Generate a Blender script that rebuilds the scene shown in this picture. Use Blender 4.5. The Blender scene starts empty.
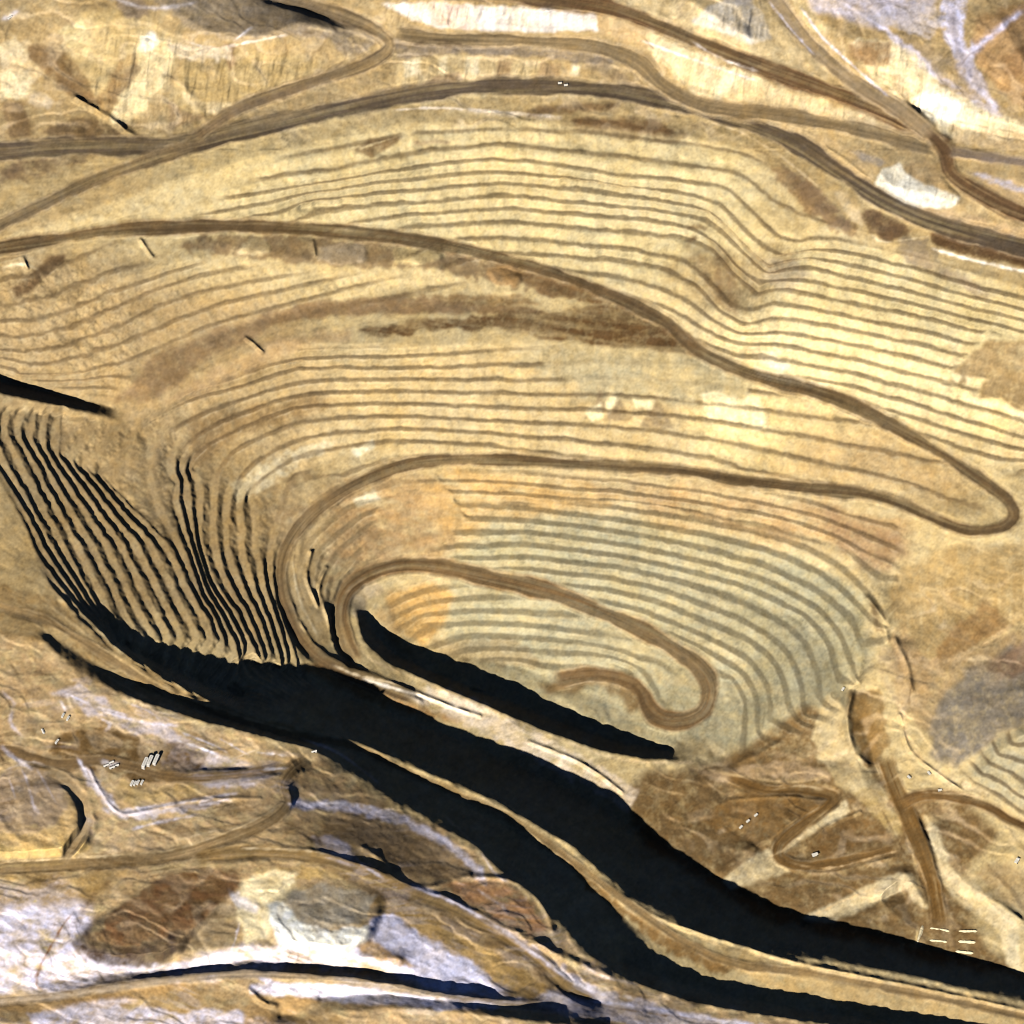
import bpy, math, random
import numpy as np

# ------------------------------------------------------------------ camera model
SC = 3.0                      # metres per picture pixel at the pit's mid height
TILT = math.radians(40.0)     # off-nadir angle of the aircraft's view
DIST = 30000.0
ZMID = -400.0
HALF = 512 * SC
TANH = HALF / DIST
CAM = np.array([0.0, -DIST * math.sin(TILT), ZMID + DIST * math.cos(TILT)])
FWD = np.array([0.0, math.sin(TILT), -math.cos(TILT)])
UPV = np.array([0.0, math.cos(TILT), math.sin(TILT)])

def to_world(u, v, z):
    """ground point of height z seen at (u, v)"""
    xr = (u - 512.0) / 512.0 * TANH
    yr = (512.0 - v) / 512.0 * TANH
    dy = FWD[1] + yr * UPV[1]
    dz = FWD[2] + yr * UPV[2]
    t = (z - CAM[2]) / dz
    return t * xr, CAM[1] + t * dy, z

# ------------------------------------------------------------------ raster domain
M = 128
N = 1024 + 2 * M
U1 = np.arange(N, dtype=np.float32) - M
UU, VV = np.meshgrid(U1, U1)

_rng = np.random.RandomState(7)
_LAT = _rng.rand(512, 512).astype(np.float32)

def vnoise(x, y, seed):
    ca, sa = math.cos(seed * 1.7 + 0.6), math.sin(seed * 1.7 + 0.6)
    x, y = x * ca - y * sa + seed * 17.31, x * sa + y * ca + seed * 41.77
    xi = np.floor(x).astype(np.int32); yi = np.floor(y).astype(np.int32)
    fx = (x - xi).astype(np.float32); fy = (y - yi).astype(np.float32)
    fx = fx * fx * (3 - 2 * fx); fy = fy * fy * (3 - 2 * fy)
    x0 = xi & 511; x1 = (xi + 1) & 511; y0 = yi & 511; y1 = (yi + 1) & 511
    a = _LAT[y0, x0]; b = _LAT[y0, x1]; c = _LAT[y1, x0]; d = _LAT[y1, x1]
    return (a + (b - a) * fx) * (1 - fy) + (c + (d - c) * fx) * fy

def fbm(sx, sy=None, octv=4, seed=1, ang=0.0, gain=0.5, x=None, y=None):
    """signed noise about -1..1, feature sizes sx, sy in pixels"""
    sy = sy or sx
    x = UU if x is None else x; y = VV if y is None else y
    if ang:
        ca, sa = math.cos(ang), math.sin(ang)
        x, y = x * ca + y * sa, -x * sa + y * ca
    x = x / sx; y = y / sy
    out = 0; amp = 1.0; tot = 0
    for o in range(octv):
        out = out + amp * (vnoise(x, y, seed + o * 3) * 2 - 1)
        tot += amp; amp *= gain; x = x * 2.03; y = y * 2.03
    return out / tot * 1.5

def blur(a, r, n=2):
    r = int(r)
    if r < 1: return a
    for _ in range(n):
        for ax in (0, 1):
            p = np.pad(a, [(r + 1, r) if k == ax else (0, 0) for k in (0, 1)], mode='edge')
            c = np.cumsum(p, axis=ax, dtype=np.float64)
            if ax == 0: a = (c[2 * r + 1:] - c[:-(2 * r + 1)]) / (2 * r + 1)
            else: a = (c[:, 2 * r + 1:] - c[:, :-(2 * r + 1)]) / (2 * r + 1)
            a = a.astype(np.float32)
    return a

WARPX = {k: fbm(k, octv=3, seed=90 + i) for i, k in enumerate((7, 18))}
WARPY = {k: fbm(k, octv=3, seed=120 + i) for i, k in enumerate((7, 18))}

def poly_mask(pts, feather=2, warp=2.0, ws=7):
    p = np.array(pts, dtype=np.float32)
    pad = 6 + int(warp * 2)
    x0 = max(0, int(p[:, 0].min()) - pad + M); x1 = min(N, int(p[:, 0].max()) + pad + M)
    y0 = max(0, int(p[:, 1].min()) - pad + M); y1 = min(N, int(p[:, 1].max()) + pad + M)
    out = np.zeros((N, N), np.float32)
    if x1 <= x0 or y1 <= y0: return out
    x = UU[y0:y1, x0:x1] + warp * WARPX[ws][y0:y1, x0:x1]
    y = VV[y0:y1, x0:x1] + warp * WARPY[ws][y0:y1, x0:x1]
    ins = np.zeros(x.shape, bool)
    n = len(p)
    for i in range(n):
        ax, ay = p[i]; bx, by = p[(i + 1) % n]
        if ay == by: continue
        cond = (ay > y) != (by > y)
        ins ^= cond & (x < (bx - ax) * (y - ay) / (by - ay) + ax)
    out[y0:y1, x0:x1] = ins
    if feather >= 1: out = blur(out, feather)
    return out

def smooth_line(pts, step=5.0):
    """Catmull-Rom through the points, resampled"""
    P = np.array(pts, dtype=np.float64)
    if len(P) < 3:
        n = max(2, int(np.hypot(*(P[1, :2] - P[0, :2])) / step) + 1)
        t = np.linspace(0, 1, n)[:, None]
        return P[0] + (P[1] - P[0]) * t
    Q = np.vstack([2 * P[0] - P[1], P, 2 * P[-1] - P[-2]])
    out = []
    for i in range(1, len(Q) - 2):
        a, b, c, d = Q[i - 1], Q[i], Q[i + 1], Q[i + 2]
        n = max(2, int(np.hypot(*(c[:2] - b[:2])) / step))
        t = np.linspace(0, 1, n, endpoint=False)[:, None]
        out.append(0.5 * ((2 * b) + (-a + c) * t + (2 * a - 5 * b + 4 * c - d) * t ** 2 + (-a + 3 * b - 3 * c + d) * t ** 3))
    out.append(P[-1:])
    return np.vstack(out)

def line_field(pts, reach):
    """signed distance, value (3rd column on) and arc length along a smoothed line, within reach"""
    L = smooth_line(pts)
    D = np.full((N, N), 1e6, np.float32); S = np.zeros((N, N), np.float32)
    Z = np.zeros((N, N), np.float32); A = np.zeros((N, N), np.float32)
    arc = 0.0
    for i in range(len(L) - 1):
        a, b = L[i], L[i + 1]
        d = b[:2] - a[:2]; l2 = float(d @ d)
        if l2 < 1e-9: continue
        x0 = max(0, int(min(a[0], b[0]) - reach) + M); x1 = min(N, int(max(a[0], b[0]) + reach) + M + 2)
        y0 = max(0, int(min(a[1], b[1]) - reach) + M); y1 = min(N, int(max(a[1], b[1]) + reach) + M + 2)
        if x1 > x0 and y1 > y0:
            x = UU[y0:y1, x0:x1] - a[0]; y = VV[y0:y1, x0:x1] - a[1]
            t = np.clip((x * d[0] + y * d[1]) / l2, 0, 1)
            ex = x - t * d[0]; ey = y - t * d[1]
            dd = np.hypot(ex, ey)
            m = dd < D[y0:y1, x0:x1]
            D[y0:y1, x0:x1][m] = dd[m]
            sg = np.sign(x * d[1] - y * d[0])
            S[y0:y1, x0:x1][m] = (dd * sg)[m]
            A[y0:y1, x0:x1][m] = (arc + t * math.sqrt(l2))[m]
            if L.shape[1] > 2:
                Z[y0:y1, x0:x1][m] = (a[2] + t * (b[2] - a[2]))[m]
        arc += math.sqrt(l2)
    return D, S, Z, A

def sstep(a, b, x):
    t = np.clip((x - a) / (b - a), 0, 1)
    return t * t * (3 - 2 * t)

#@@ROADS
# ------------------------------------------------------------------ haul roads: name, width, points (u, v, z)
ROADS = [
 ('haul_road', 17, 'F', (108,92,70), [(-128,160,8),(0,152,5),(60,147,3),(120,146,0),(180,145,0),(230,134,0),(300,118,0),(370,102,0),(440,90,0),(500,86,0),(560,87,0),(620,92,-2),(680,104,-5),(740,120,-8),(790,140,-12),(840,172,-18),(890,203,-25),(940,224,-35),(1024,247,-50),(1152,280,-60)]),
 ('haul_road', 11, 'F', (140,118,80), [(200,143,0),(140,163,-3),(90,182,-10),(40,206,-20),(0,225,-30),(-128,290,-45)]),
 ('haul_road', 12, 'F', (122,98,62), [(-128,268,-35),(0,248,-52),(50,240,-65),(100,232,-78),(150,228,-92),(200,226,-106),(260,227,-130),(330,231,-160),(400,238,-192),(450,246,-212),(500,258,-232),(550,272,-254),(600,290,-272),(640,308,-284),(670,325,-296),(690,345,-304),(720,362,-312),(760,377,-322),(810,390,-336),(860,408,-352),(910,435,-370),(950,458,-386),(985,482,-400),(1008,500,-410),(1014,516,-415),(1000,528,-418),(970,530,-422),(940,521,-426),(900,504,-432),(860,493,-436),(800,487,-442),(740,480,-448),(680,470,-456),(620,467,-462),(560,463,-468),(500,460,-474),(440,460,-482),(395,468,-492),(350,487,-490),(315,510,-495),(293,535,-498),(282,562,-500),(282,590,-502),(290,615,-508),(303,640,-518),(328,662,-538),(370,682,-575),(420,700,-616)]),
 ('haul_road', 17, 'F', (136,106,64), [(360,668,-590),(347,645,-586),(340,615,-586),(350,588,-593),(385,569,-609),(430,566,-628),(500,580,-660),(560,596,-680),(620,620,-701),(665,643,-716),(695,665,-729),(709,686,-738),(704,709,-746),(685,720,-752),(662,719,-758),(648,707,-764),(640,690,-770),(622,679,-775),(590,675,-782),(550,681,-790)]),
 ('haul_road', 12, 'F', (138,116,82), [(262,-8,40),(330,12,38),(372,28,34),(390,45,28),(366,64,20),(300,86,12),(240,108,6),(190,140,1)]),
 ('haul_road', 15, 'F', (150,128,88), [(392,34,34),(440,38,30),(520,40,28),(590,45,25),(636,60,20),(664,86,14),(700,104,10),(760,113,10),(800,118,12),(860,129,15),(910,142,18),(940,150,20)]),
 ('haul_road', 15, 'F', (122,92,58), [(460,-14,75),(560,0,72),(610,8,70),(660,25,66),(700,42,62),(760,66,55),(820,88,46),(880,110,36),(925,132,26),(944,152,20),(952,174,14),(985,196,8),(1024,214,2),(1152,260,-10)]),
 ('haul_road', 15, 'F', (168,146,108), [(764,-16,60),(784,10,58),(810,44,52),(850,78,44),(900,110,34),(934,138,24)]),
 ('haul_road', 8, 'F', (146,128,108), [(946,150,20),(980,156,20),(1024,162,20),(1152,180,20)]),
 ('haul_road', 9, 'F', (134,100,50), [(722,772,-712),(760,788,-714),(800,790,-714),(832,796,-714),(826,808,-714),(800,826,-716),(780,845,-718),(782,860,-718),(810,866,-718),(860,858,-716),(900,846,-712)]),
 ('haul_road', 13, 'F', (128,94,44), [(884,752,-668),(890,772,-680),(905,810,-694),(922,850,-706),(934,890,-718),(940,930,-726)]),
 ('haul_road', 10, 'F', (124,92,48), [(898,806,-693),(920,796,-686),(950,796,-678),(990,808,-668),(1024,826,-658),(1152,880,-620)]),
 ('haul_road', 12, 'F', (148,122,78), [(-128,876,-74),(0,868,-80),(60,865,-85),(120,861,-92),(170,856,-100),(220,841,-112),(266,822,-126),(287,803,-150),(283,785,-175),(295,768,-215),(312,760,-270)]),
 ('haul_road', 11, 'F', (150,122,72), [(190,858,-102),(250,852,-112),(320,858,-125),(370,874,-135),(410,892,-165),(450,906,-190),(500,932,-214),(540,960,-236),(566,985,-266),(600,1002,-310)]),
 ('haul_road', 7, 'F', (182,162,130), [(-128,1010,-80),(40,997,-80),(150,982,-64),(250,974,-62),(350,981,-80),(430,994,-106),(500,1003,-152),(560,1008,-250)]),
 ('haul_road', 7, 'F', (156,128,80), [(-128,560,-96),(0,606,-100),(50,622,-108),(100,652,-134),(150,682,-158),(200,706,-194),(250,723,-250),(300,737,-316),(352,746,-386),(400,768,-432),(455,792,-442),(500,811,-444),(547,842,-444),(597,880,-460),(640,912,-468),(690,945,-496),(740,965,-515),(800,972,-542),(900,990,-578),(1024,1016,-612),(1152,1045,-640)]),
]
def lift(p):
    u, v, z = p
    return (u, v, 20 + (z - 20) * 2.5) if (v < 160 and z > 20) else (u, v, z)
ROADS = [(a, b, c, d, [lift(q) for q in p]) for a, b, c, d, p in ROADS]
ROADS += [
 ('haul_road', 9, 'F', (136,108,66), [(-128,738,-80),(0,748,-82),(30,757,-82),(64,764,-84),(96,760,-88),(130,766,-98),(170,776,-112),(220,776,-150),(262,770,-190),(286,764,-225)]),
 ('haul_road', 7, 'F', (176,150,104), [(60,868,-86),(74,846,-84),(86,824,-82),(82,800,-80),(66,780,-80),(40,768,-80)]),
]
#@@HEIGHT
# ------------------------------------------------------------------ height constraints (u, v, z)
LINES = [
 # frame of the surrounding plain
 [(-128,-128,40),(512,-128,80),(1151,-128,60)], [(-128,-128,40),(-128,100,10)], [(1151,-128,60),(1151,150,20)],
 [(-128,700,-80),(-128,1151,-60),(300,1151,-90),(600,1151,-230),(1151,1151,-500)],
 # top dumps
 [(140,-20,70),(170,8,72),(205,30,74),(240,38,74),(270,34,72),(300,22,68),(335,30,50)],
 [(60,-20,60),(80,10,58),(100,24,60),(135,14,70)], [(0,30,40),(50,40,38),(90,60,34)], [(0,100,22),(40,104,18)],
 [(90,88,30),(115,108,22),(140,130,6)], [(84,100,16),(105,118,8),(128,138,1)],
 [(200,60,45),(260,62,44),(320,60,36),(350,52,34)], [(170,125,6),(220,118,12)],
 [(400,30,40),(470,34,36),(540,32,36),(600,38,34),(640,46,34)], [(390,-4,60),(470,4,70),(560,14,70),(620,24,66)],
 [(650,52,34),(680,80,22),(720,96,18),(800,108,20),(880,124,26)], [(660,40,62),(720,62,56),(780,86,46),(860,112,34)],
 [(690,0,84),(720,20,80),(750,38,72)], [(800,10,70),(830,30,66),(860,42,64),(900,44,60),(930,66,56),(935,84,52)], [(790,-20,74),(840,0,74)],
 [(915,105,26),(960,128,22),(1024,140,24)], [(935,92,48),(980,116,44),(1024,128,44)], [(900,0,66),(960,60,58),(1024,100,54)], [(1000,20,76),(1024,60,72)],
 [(900,162,16),(930,158,16),(945,170,14)], [(880,172,12),(890,186,10),(940,196,8),(960,205,2)], [(876,188,-14),(900,206,-20),(960,218,-26)],
 # pit rim, far side
 [(-20,238,-42),(100,206,-20),(200,172,-12),(300,145,-8),(400,124,-8),(500,121,-8),(600,124,-10),(700,140,-14),(753,152,-18),(785,178,-24),(829,221,-40),(865,232,-48),(900,246,-56),(960,268,-66),(1024,288,-74),(1152,320,-90)],
 # bench contours of the far wall
 [(60,222,-34),(150,207,-52),(200,196,-56),(300,182,-52),(400,163,-52),(500,151,-52),(570,158,-52),(629,167,-52),(687,174,-52),(728,177,-52),(746,187,-52),(764,208,-52),(781,231,-56),(800,238,-60)],
 [(560,183,-104),(640,195,-104),(692,203,-104),(714,212,-104),(728,227,-104),(748,250,-104),(768,268,-110),(792,258,-104)],
 [(560,212,-156),(650,220,-156),(692,228,-156),(716,244,-156),(738,268,-156),(760,288,-160)],
 [(560,246,-208),(640,254,-208),(684,264,-208),(706,284,-208),(728,308,-208),(746,318,-212),(775,306,-208)],
 [(500,167,-78),(559,173,-78),(629,185,-78),(676,187,-78),(723,195,-78),(737,211,-78),(758,234,-78),(785,255,-84),(812,246,-78),(840,243,-72),(900,259,-78),(960,281,-86),(1024,302,-92),(1152,340,-100)],
 [(300,209,-130),(400,202,-130),(500,193,-130),(588,202,-130),(664,211,-130),(705,217,-130),(723,229,-130),(743,249,-130),(768,275,-134),(806,264,-130),(850,275,-130),(900,289,-132),(960,305,-134),(1024,322,-136),(1152,360,-140)],
 [(400,222,-170),(500,222,-182),(600,231,-182),(680,238,-182),(712,250,-182),(735,275,-182),(755,298,-184),(780,290,-182),(850,304,-182),(930,323,-186),(1024,348,-190),(1152,390,-195)],
 [(600,257,-226),(660,268,-228),(695,288,-230),(720,315,-232),(742,330,-234),(775,322,-234),(850,338,-238),(930,358,-244),(1024,384,-250),(1152,430,-260)],
 [(760,352,-290),(850,372,-294),(930,398,-300),(1024,432,-310),(1152,480,-320)],
 [(1020,470,-390),(1152,520,-390)],
 # left wall: straight benches with a kink
] + [[(12+13*n,413,-201-18*n)]*(n<=4) + [(9+13*n,430+6.3*n,-201-18*n),(67.5+14.5*n,543,-201-18*n),(115+15*n,640,-201-18*n)] for n in range(0,8)] + [
 [(0,440,-184),(53,543,-183),(90,610,-176)],[(112,641,-198),(123,646,-220),(164,666,-275),(205,684,-345),(240,696,-408)],
 [(176,483,-350),(168,500,-348),(185,543,-346),(205,597,-348),(231,640,-352),(240,662,-356)],
 [(206,505,-400),(202,540,-398),(210,575,-394),(240,620,-394),(262,665,-398)],[(238,500,-440),(231,545,-435),(240,580,-430),(262,625,-432),(280,668,-440)],[(262,510,-470),(258,548,-466),(264,590,-462),(284,640,-468),(296,668,-480)],
 # below the upper ramp
 [(200,240,-112),(260,252,-140),(330,262,-170),(400,262,-205),(440,268,-222)],
 [(0,316,-120),(50,306,-122),(100,286,-120),(150,270,-120),(200,258,-120)],
 [(0,348,-172),(60,346,-178),(110,322,-172),(150,301,-172),(200,285,-172),(300,268,-172)],
 [(20,374,-216),(80,372,-222),(130,350,-217),(170,335,-217),(220,315,-217),(300,295,-217),(400,270,-217)],
 [(130,382,-252),(170,356,-244),(230,331,-243),(300,312,-243),(400,286,-243),(470,290,-258),(520,300,-272)],
 [(-128,345,-190),(0,382,-264),(60,396,-288),(112,408,-324)], [(-128,358,-100),(0,393,-166),(60,407,-228),(108,417,-292)],
 [(150,398,-266),(200,372,-258),(260,348,-256),(300,335,-258),(370,330,-264),(440,330,-270),(520,328,-280),(600,330,-290),(660,338,-298)],
 [(320,310,-248),(400,303,-258),(500,310,-276),(600,315,-288)],
 [(300,345,-262),(400,346,-270),(500,345,-288),(600,346,-298),(680,352,-304)],
 
 [(140,434,-330),(150,425,-330),(190,405,-326),(250,388,-326),(300,373,-326),(400,370,-322),(500,376,-335),(600,378,-340)],
 [(192,470,-400),(210,454,-404),(234,443,-404),(300,416,-404),(400,410,-400),(500,418,-404),(600,420,-402),(700,428,-400),(800,445,-398),(880,470,-406)],
 
 
 [(-128,400,-90),(-40,450,-140),(0,480,-154),(26,522,-150),(38,560,-142),(58,597,-122)],
 [(250,500,-466),(270,488,-476),(300,475,-484),(350,450,-464),(400,444,-462),(500,446,-456)],
 # inner benches
 [(296,560,-506),(304,525,-502),(345,500,-502),(400,482,-504),(480,474,-488),(600,480,-480),(700,486,-470),(800,502,-460),(880,520,-452)],
 [(336,655,-562),(324,625,-552),(313,590,-538),(326,556,-545),(380,530,-566),(440,510,-560),(520,505,-545),(600,504,-530),(700,514,-524),(791,530,-520),(847,553,-520),(880,592,-520),(888,625,-540)],
 [(440,545,-602),(520,540,-600),(600,536,-580),(680,546,-574),(760,564,-570),(815,588,-570),(850,616,-570),(862,650,-572),(858,685,-590)],
 [(600,572,-636),(680,580,-622),(750,598,-620),(800,622,-620),(823,650,-620),(824,685,-622),(806,716,-640)],
 [(640,606,-676),(700,628,-672),(750,648,-670),(775,672,-670),(780,700,-672),(762,730,-690)],
 [(730,680,-724),(742,705,-726),(730,735,-732),(712,752,-742)],
 # inner pit below its ramp
 [(364,596,-622),(400,588,-650),(440,590,-664),(500,604,-690),(560,622,-708),(620,648,-730),(655,668,-744),(668,690,-750)],
 [(366,612,-645),(376,636,-700),(395,655,-722),(440,676,-750),(500,699,-782),(560,723,-797),(620,743,-797),(670,751,-778)],
 [(398,640,-706),(424,622,-712),(480,636,-735),(560,650,-750),(610,662,-764),(632,672,-772)],
 [(415,648,-728),(470,660,-768),(520,668,-788),(560,690,-796),(600,700,-798),(628,715,-798),(640,735,-788),(680,742,-765)],
 [(470,690,-790),(520,705,-797),(570,725,-799),(620,740,-795)],
 # inner pit near rim
 [(356,612,-592),(364,640,-592),(386,661,-604),(430,681,-626),(480,702,-648),(540,729,-668),(600,750,-682),(640,758,-692),(680,761,-704),(702,761,-722),(724,757,-740)],
 [(400,690,-622),(440,704,-636),(500,728,-660),(560,755,-682),(620,785,-702)],
 # near-side wall of the whole pit: foot, crest, bench, second crest
 [(240,662,-400),(290,672,-490),(330,688,-560),(400,718,-622),(470,745,-655),(560,785,-700),(640,832,-716),(700,870,-722),(760,905,-726),(850,930,-732),(960,958,-736),(1024,974,-738),(1152,1000,-738)],
 [(58,596,-122),(88,622,-134),(123,651,-138),(164,678,-160),(205,698,-192),(249,714,-246),(300,729,-312),(352,741,-384),(400,761,-430),(455,785,-440),(500,804,-442),(547,832,-440),(573,846,-448),(597,869,-458),(629,896,-474),(664,915,-482),(711,938,-508),(755,951,-526),(800,957,-544),(900,974,-580),(1024,1002,-612),(1152,1030,-640)],
 [(0,634,-84),(44,641,-82),(73,667,-84),(111,690,-78),(164,709,-96),(205,721,-122),(249,731,-168),(309,747,-244),(338,762,-294),(367,780,-320),(391,800,-312),(414,812,-304),(437,826,-297),(473,844,-280),(499,870,-268),(525,891,-276),(550,914,-284),(588,955,-290),(623,976,-330),(652,988,-368),(687,1000,-385),(723,1008,-404),(800,1020,-440),(900,1034,-482),(1024,1050,-530),(1152,1070,-580)],
 [(44,632,-108),(100,668,-134),(150,692,-162),(205,713,-200),(250,727,-252),(300,740,-318),(352,750,-388),(400,773,-434),(455,800,-444),(500,822,-446),(547,852,-448),(580,880,-456),(615,910,-470),(645,937,-476),(690,960,-500),(740,982,-522),(800,996,-548),(900,1012,-582),(1024,1032,-616),(1152,1056,-640)],
 [(623,962,-446),(652,974,-474),(687,987,-494),(723,996,-514),(800,1010,-544),(900,1024,-578),(1024,1042,-616)],
 # near plain
 [(0,700,-78),(80,730,-82),(160,760,-114),(250,770,-190)], [(300,800,-190),(360,815,-250)], [(0,950,-62),(100,960,-66),(250,945,-80),(400,960,-100)],
 [(400,840,-240),(440,870,-230),(490,910,-225)], [(0,1023,-50),(200,1023,-70),(420,1030,-100)], [(540,940,-240),(600,985,-300)], [(700,1040,-380),(850,1060,-450)],
 [(45,984,-92),(120,974,-98),(200,969,-102),(250,961,-108),(350,969,-128),(430,981,-154),(490,991,-192)],
 [(280,1016,-112),(330,1012,-92),(400,1008,-82),(460,1012,-92),(520,1020,-126),(600,1030,-220)], [(320,998,-120),(400,993,-132),(460,998,-146),(530,1008,-190)],
 [(720,872,-704),(755,846,-702),(800,824,-700),(846,797,-696)], [(728,892,-724),(762,880,-725),(800,850,-724),(852,815,-718)],
 [(796,908,-722),(850,888,-720),(888,868,-716),(914,864,-714),(934,900,-722)], [(802,926,-742),(860,908,-742),(903,890,-740),(912,915,-738)],
 [(940,808,-690),(952,832,-692),(968,866,-696),(998,888,-694),(1026,922,-690),(1030,980,-700)], [(922,818,-716),(936,850,-720),(946,880,-724),(970,905,-728),(1000,935,-730),(1008,970,-734)],
 # right hand floor and slopes
 [(740,768,-714),(800,760,-712),(840,760,-700)], [(680,800,-716),(750,840,-720),(800,880,-724),(880,900,-726),(930,945,-732),(1000,950,-730)],
 [(800,740,-695),(770,755,-710)], [(832,694,-604),(846,712,-622),(852,750,-656),(868,790,-686),(890,820,-700)], [(862,720,-660),(872,750,-684),(880,780,-694)], [(850,690,-628),(875,690,-626)],
 [(888,660,-582),(905,665,-592),(912,690,-606),(905,720,-640)], [(900,720,-650),(912,752,-660),(940,780,-668),(970,798,-668)],
 [(1000,545,-440),(960,558,-462),(920,570,-494),(895,590,-530)], [(1024,600,-480),(980,610,-520),(930,620,-568),(900,640,-590)], [(1024,640,-510),(980,662,-562),(945,690,-606),(930,720,-636),(925,745,-650)],
 [(1152,640,-420),(1152,760,-500)], [(1024,690,-512),(990,710,-560),(960,740,-606),(950,765,-640)], [(1024,735,-528),(1000,752,-566),(975,780,-632)], [(1024,790,-600),(1000,795,-640)],
 [(930,815,-690),(960,830,-690),(1000,850,-676),(1024,862,-668)], [(955,890,-724),(985,905,-718),(1010,935,-716),(1018,960,-720)], [(935,830,-690),(950,870,-700),(975,890,-694),(1024,920,-670)],
 [(880,900,-706),(905,872,-690),(925,905,-708)],
]

def dense_line(pts, step):
    P = np.array(pts, dtype=np.float64); out = []
    for a, b in zip(P[:-1], P[1:]):
        n = max(1, int(np.hypot(*(b[:2] - a[:2])) / step))
        out.append(a + (b - a) * np.linspace(0, 1, n, endpoint=False)[:, None])
    return np.vstack(out + [P[-1:]])

def solve_height():
    cons = []
    for L in LINES: cons.append(dense_line([lift(q) for q in L], 1.5))
    for r in ROADS: cons.append(smooth_line(r[4], 2.0))
    P = np.vstack(cons)
    z = None
    for cell in (64, 32, 16, 8, 4, 2):
        n = N // cell
        ix = np.clip(((P[:, 0] + M) / cell).astype(int), 0, n - 1); iy = np.clip(((P[:, 1] + M) / cell).astype(int), 0, n - 1)
        s = np.zeros((n, n)); c = np.zeros((n, n))
        np.add.at(s, (iy, ix), P[:, 2]); np.add.at(c, (iy, ix), 1)
        fix = c > 0; val = np.where(fix, s / np.maximum(c, 1), 0).astype(np.float32)
        if z is None: z = np.full((n, n), float(P[:, 2].mean()), np.float32)
        else:
            z = np.kron(z, np.ones((2, 2), np.float32)); z = blur(z, 1, 1)
        z[fix] = val[fix]
        for it in range(300 if cell > 8 else 160):
            p = np.pad(z, 1, mode='edge')
            z = (p[:-2, 1:-1] + p[2:, 1:-1] + p[1:-1, :-2] + p[1:-1, 2:]) * 0.25
            z[fix] = val[fix]
    # bilinear to full size
    n = N // 2
    g = (np.arange(N) + 0.5) / 2 - 0.5
    i0 = np.clip(np.floor(g).astype(int), 0, n - 2); f = np.clip(g - i0, 0, 1).astype(np.float32)
    z = z[i0] * (1 - f)[:, None] + z[i0 + 1] * f[:, None]
    z = z[:, i0] * (1 - f) + z[:, i0 + 1] * f
    return blur(z.astype(np.float32), 1, 2)

ZS = solve_height()
#@@TERRACE
BENCH = 23.0
# where the mine is cut in benches
TERR = [
 ([(-128,300),(0,256),(150,238),(330,200),(420,128),(600,128),(750,150),(800,195),(850,240),(1024,285),(1152,320),(1152,520),(1030,480),(960,455),(900,425),(800,385),(700,352),(660,330),(600,300),(500,272),(440,262),(330,238),(200,240),(0,300)], 1.0),
 ([(60,262),(200,262),(330,275),(470,282),(520,302),(420,300),(330,308),(250,322),(170,345),(110,395),(-20,372),(-60,300)], 0.85),
 ([(160,240),(300,150),(400,128),(430,236),(330,232),(200,228)], 1.0),
 ([(0,398),(110,418),(140,430),(190,395),(300,348),(420,348),(520,348),(600,352),(720,372),(860,415),(960,470),(990,515),(880,495),(720,474),(500,455),(390,460),(300,515),(276,560),(290,640),(318,690),(250,712),(180,696),(100,645),(60,606),(36,550),(0,470),(-128,400)], 1.0),
 ([(300,540),(340,500),(450,470),(620,475),(800,495),(900,515),(900,600),(880,660),(830,720),(740,760),(716,740),(716,690),(660,636),(500,574),(380,562),(345,580),(330,620),(312,600)], 0.9),
 ([(380,592),(440,580),(560,604),(660,656),(690,690),(660,710),(640,678),(560,676),(500,672),(440,660),(400,640)], 0.8),
 ([(960,770),(1000,735),(1152,680),(1152,860),(1024,820)], 1.0), ([(980,870),(1030,840),(1152,860),(1152,1000),(1020,920)], 0.8),
]
SPILL = [  # loose rock that has buried the benches
 [(538,347),(600,350),(680,355),(752,378),(745,405),(690,402),(668,396),(600,388),(545,372)],
 
 [(985,330),(1060,340),(1100,420),(1010,410),(995,395),(975,398),(985,375),(940,385),(960,365)],
 [(380,500),(440,480),(470,520),(420,560),(360,560)],
]
LEFTW0 = poly_mask([(-128,380),(110,412),(170,420),(200,470),(280,500),(300,640),(324,695),(240,720),(150,690),(60,625),(-128,500)], 8, 0)
wob = 1.7 * fbm(34, octv=3, seed=3) + 0.8 * fbm(6, octv=2, seed=4)
tw = np.zeros((N, N), np.float32)
for p, w in TERR: tw = np.maximum(tw, w * poly_mask(p, 3, 3.0))
spill = np.zeros((N, N), np.float32)
for p in SPILL: spill = np.maximum(spill, poly_mask(p, 1, 3.0))
trough = poly_mask([(-128,330),(0,374),(112,403),(120,420),(0,406),(-128,380)], 2, 2)
tw = tw * (1 - 0.85 * spill) * (1 - trough)
RGH = poly_mask([(-128,280),(60,262),(110,275),(140,330),(130,395),(0,372),(-128,330)], 8, 4)
wob = wob + LEFTW0 * 1.0 * fbm(5, octv=2, seed=6) + RGH * 3.2 * fbm(8, octv=3, seed=7)
LEFTW = poly_mask([(-128,380),(110,412),(170,420),(200,470),(280,500),(300,640),(324,695),(240,720),(150,690),(60,625),(-128,500)], 6, 0)
INN0 = poly_mask([(300,500),(420,500),(520,505),(640,500),(720,520),(800,540),(900,560),(900,680),(820,740),(700,760),(560,730),(440,660),(350,610),(300,600)], 12, 0)
gv, gu = np.gradient(blur(ZS, 3))
grade = np.hypot(gv, gu) + 0.05
zbase = ZS + wob * (0.4 + 0.6 * tw)
def terrace(h, fl):
    zt = zbase / h
    k = np.floor(zt); fr = zt - k
    ris = np.clip((fr - fl) / (1 - fl), 0, 1)
    ris = 0.5 * ris + 0.5 * ris * ris * (3 - 2 * ris)
    return h * (k + ris), zt, fr
spacing = BENCH / grade
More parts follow.
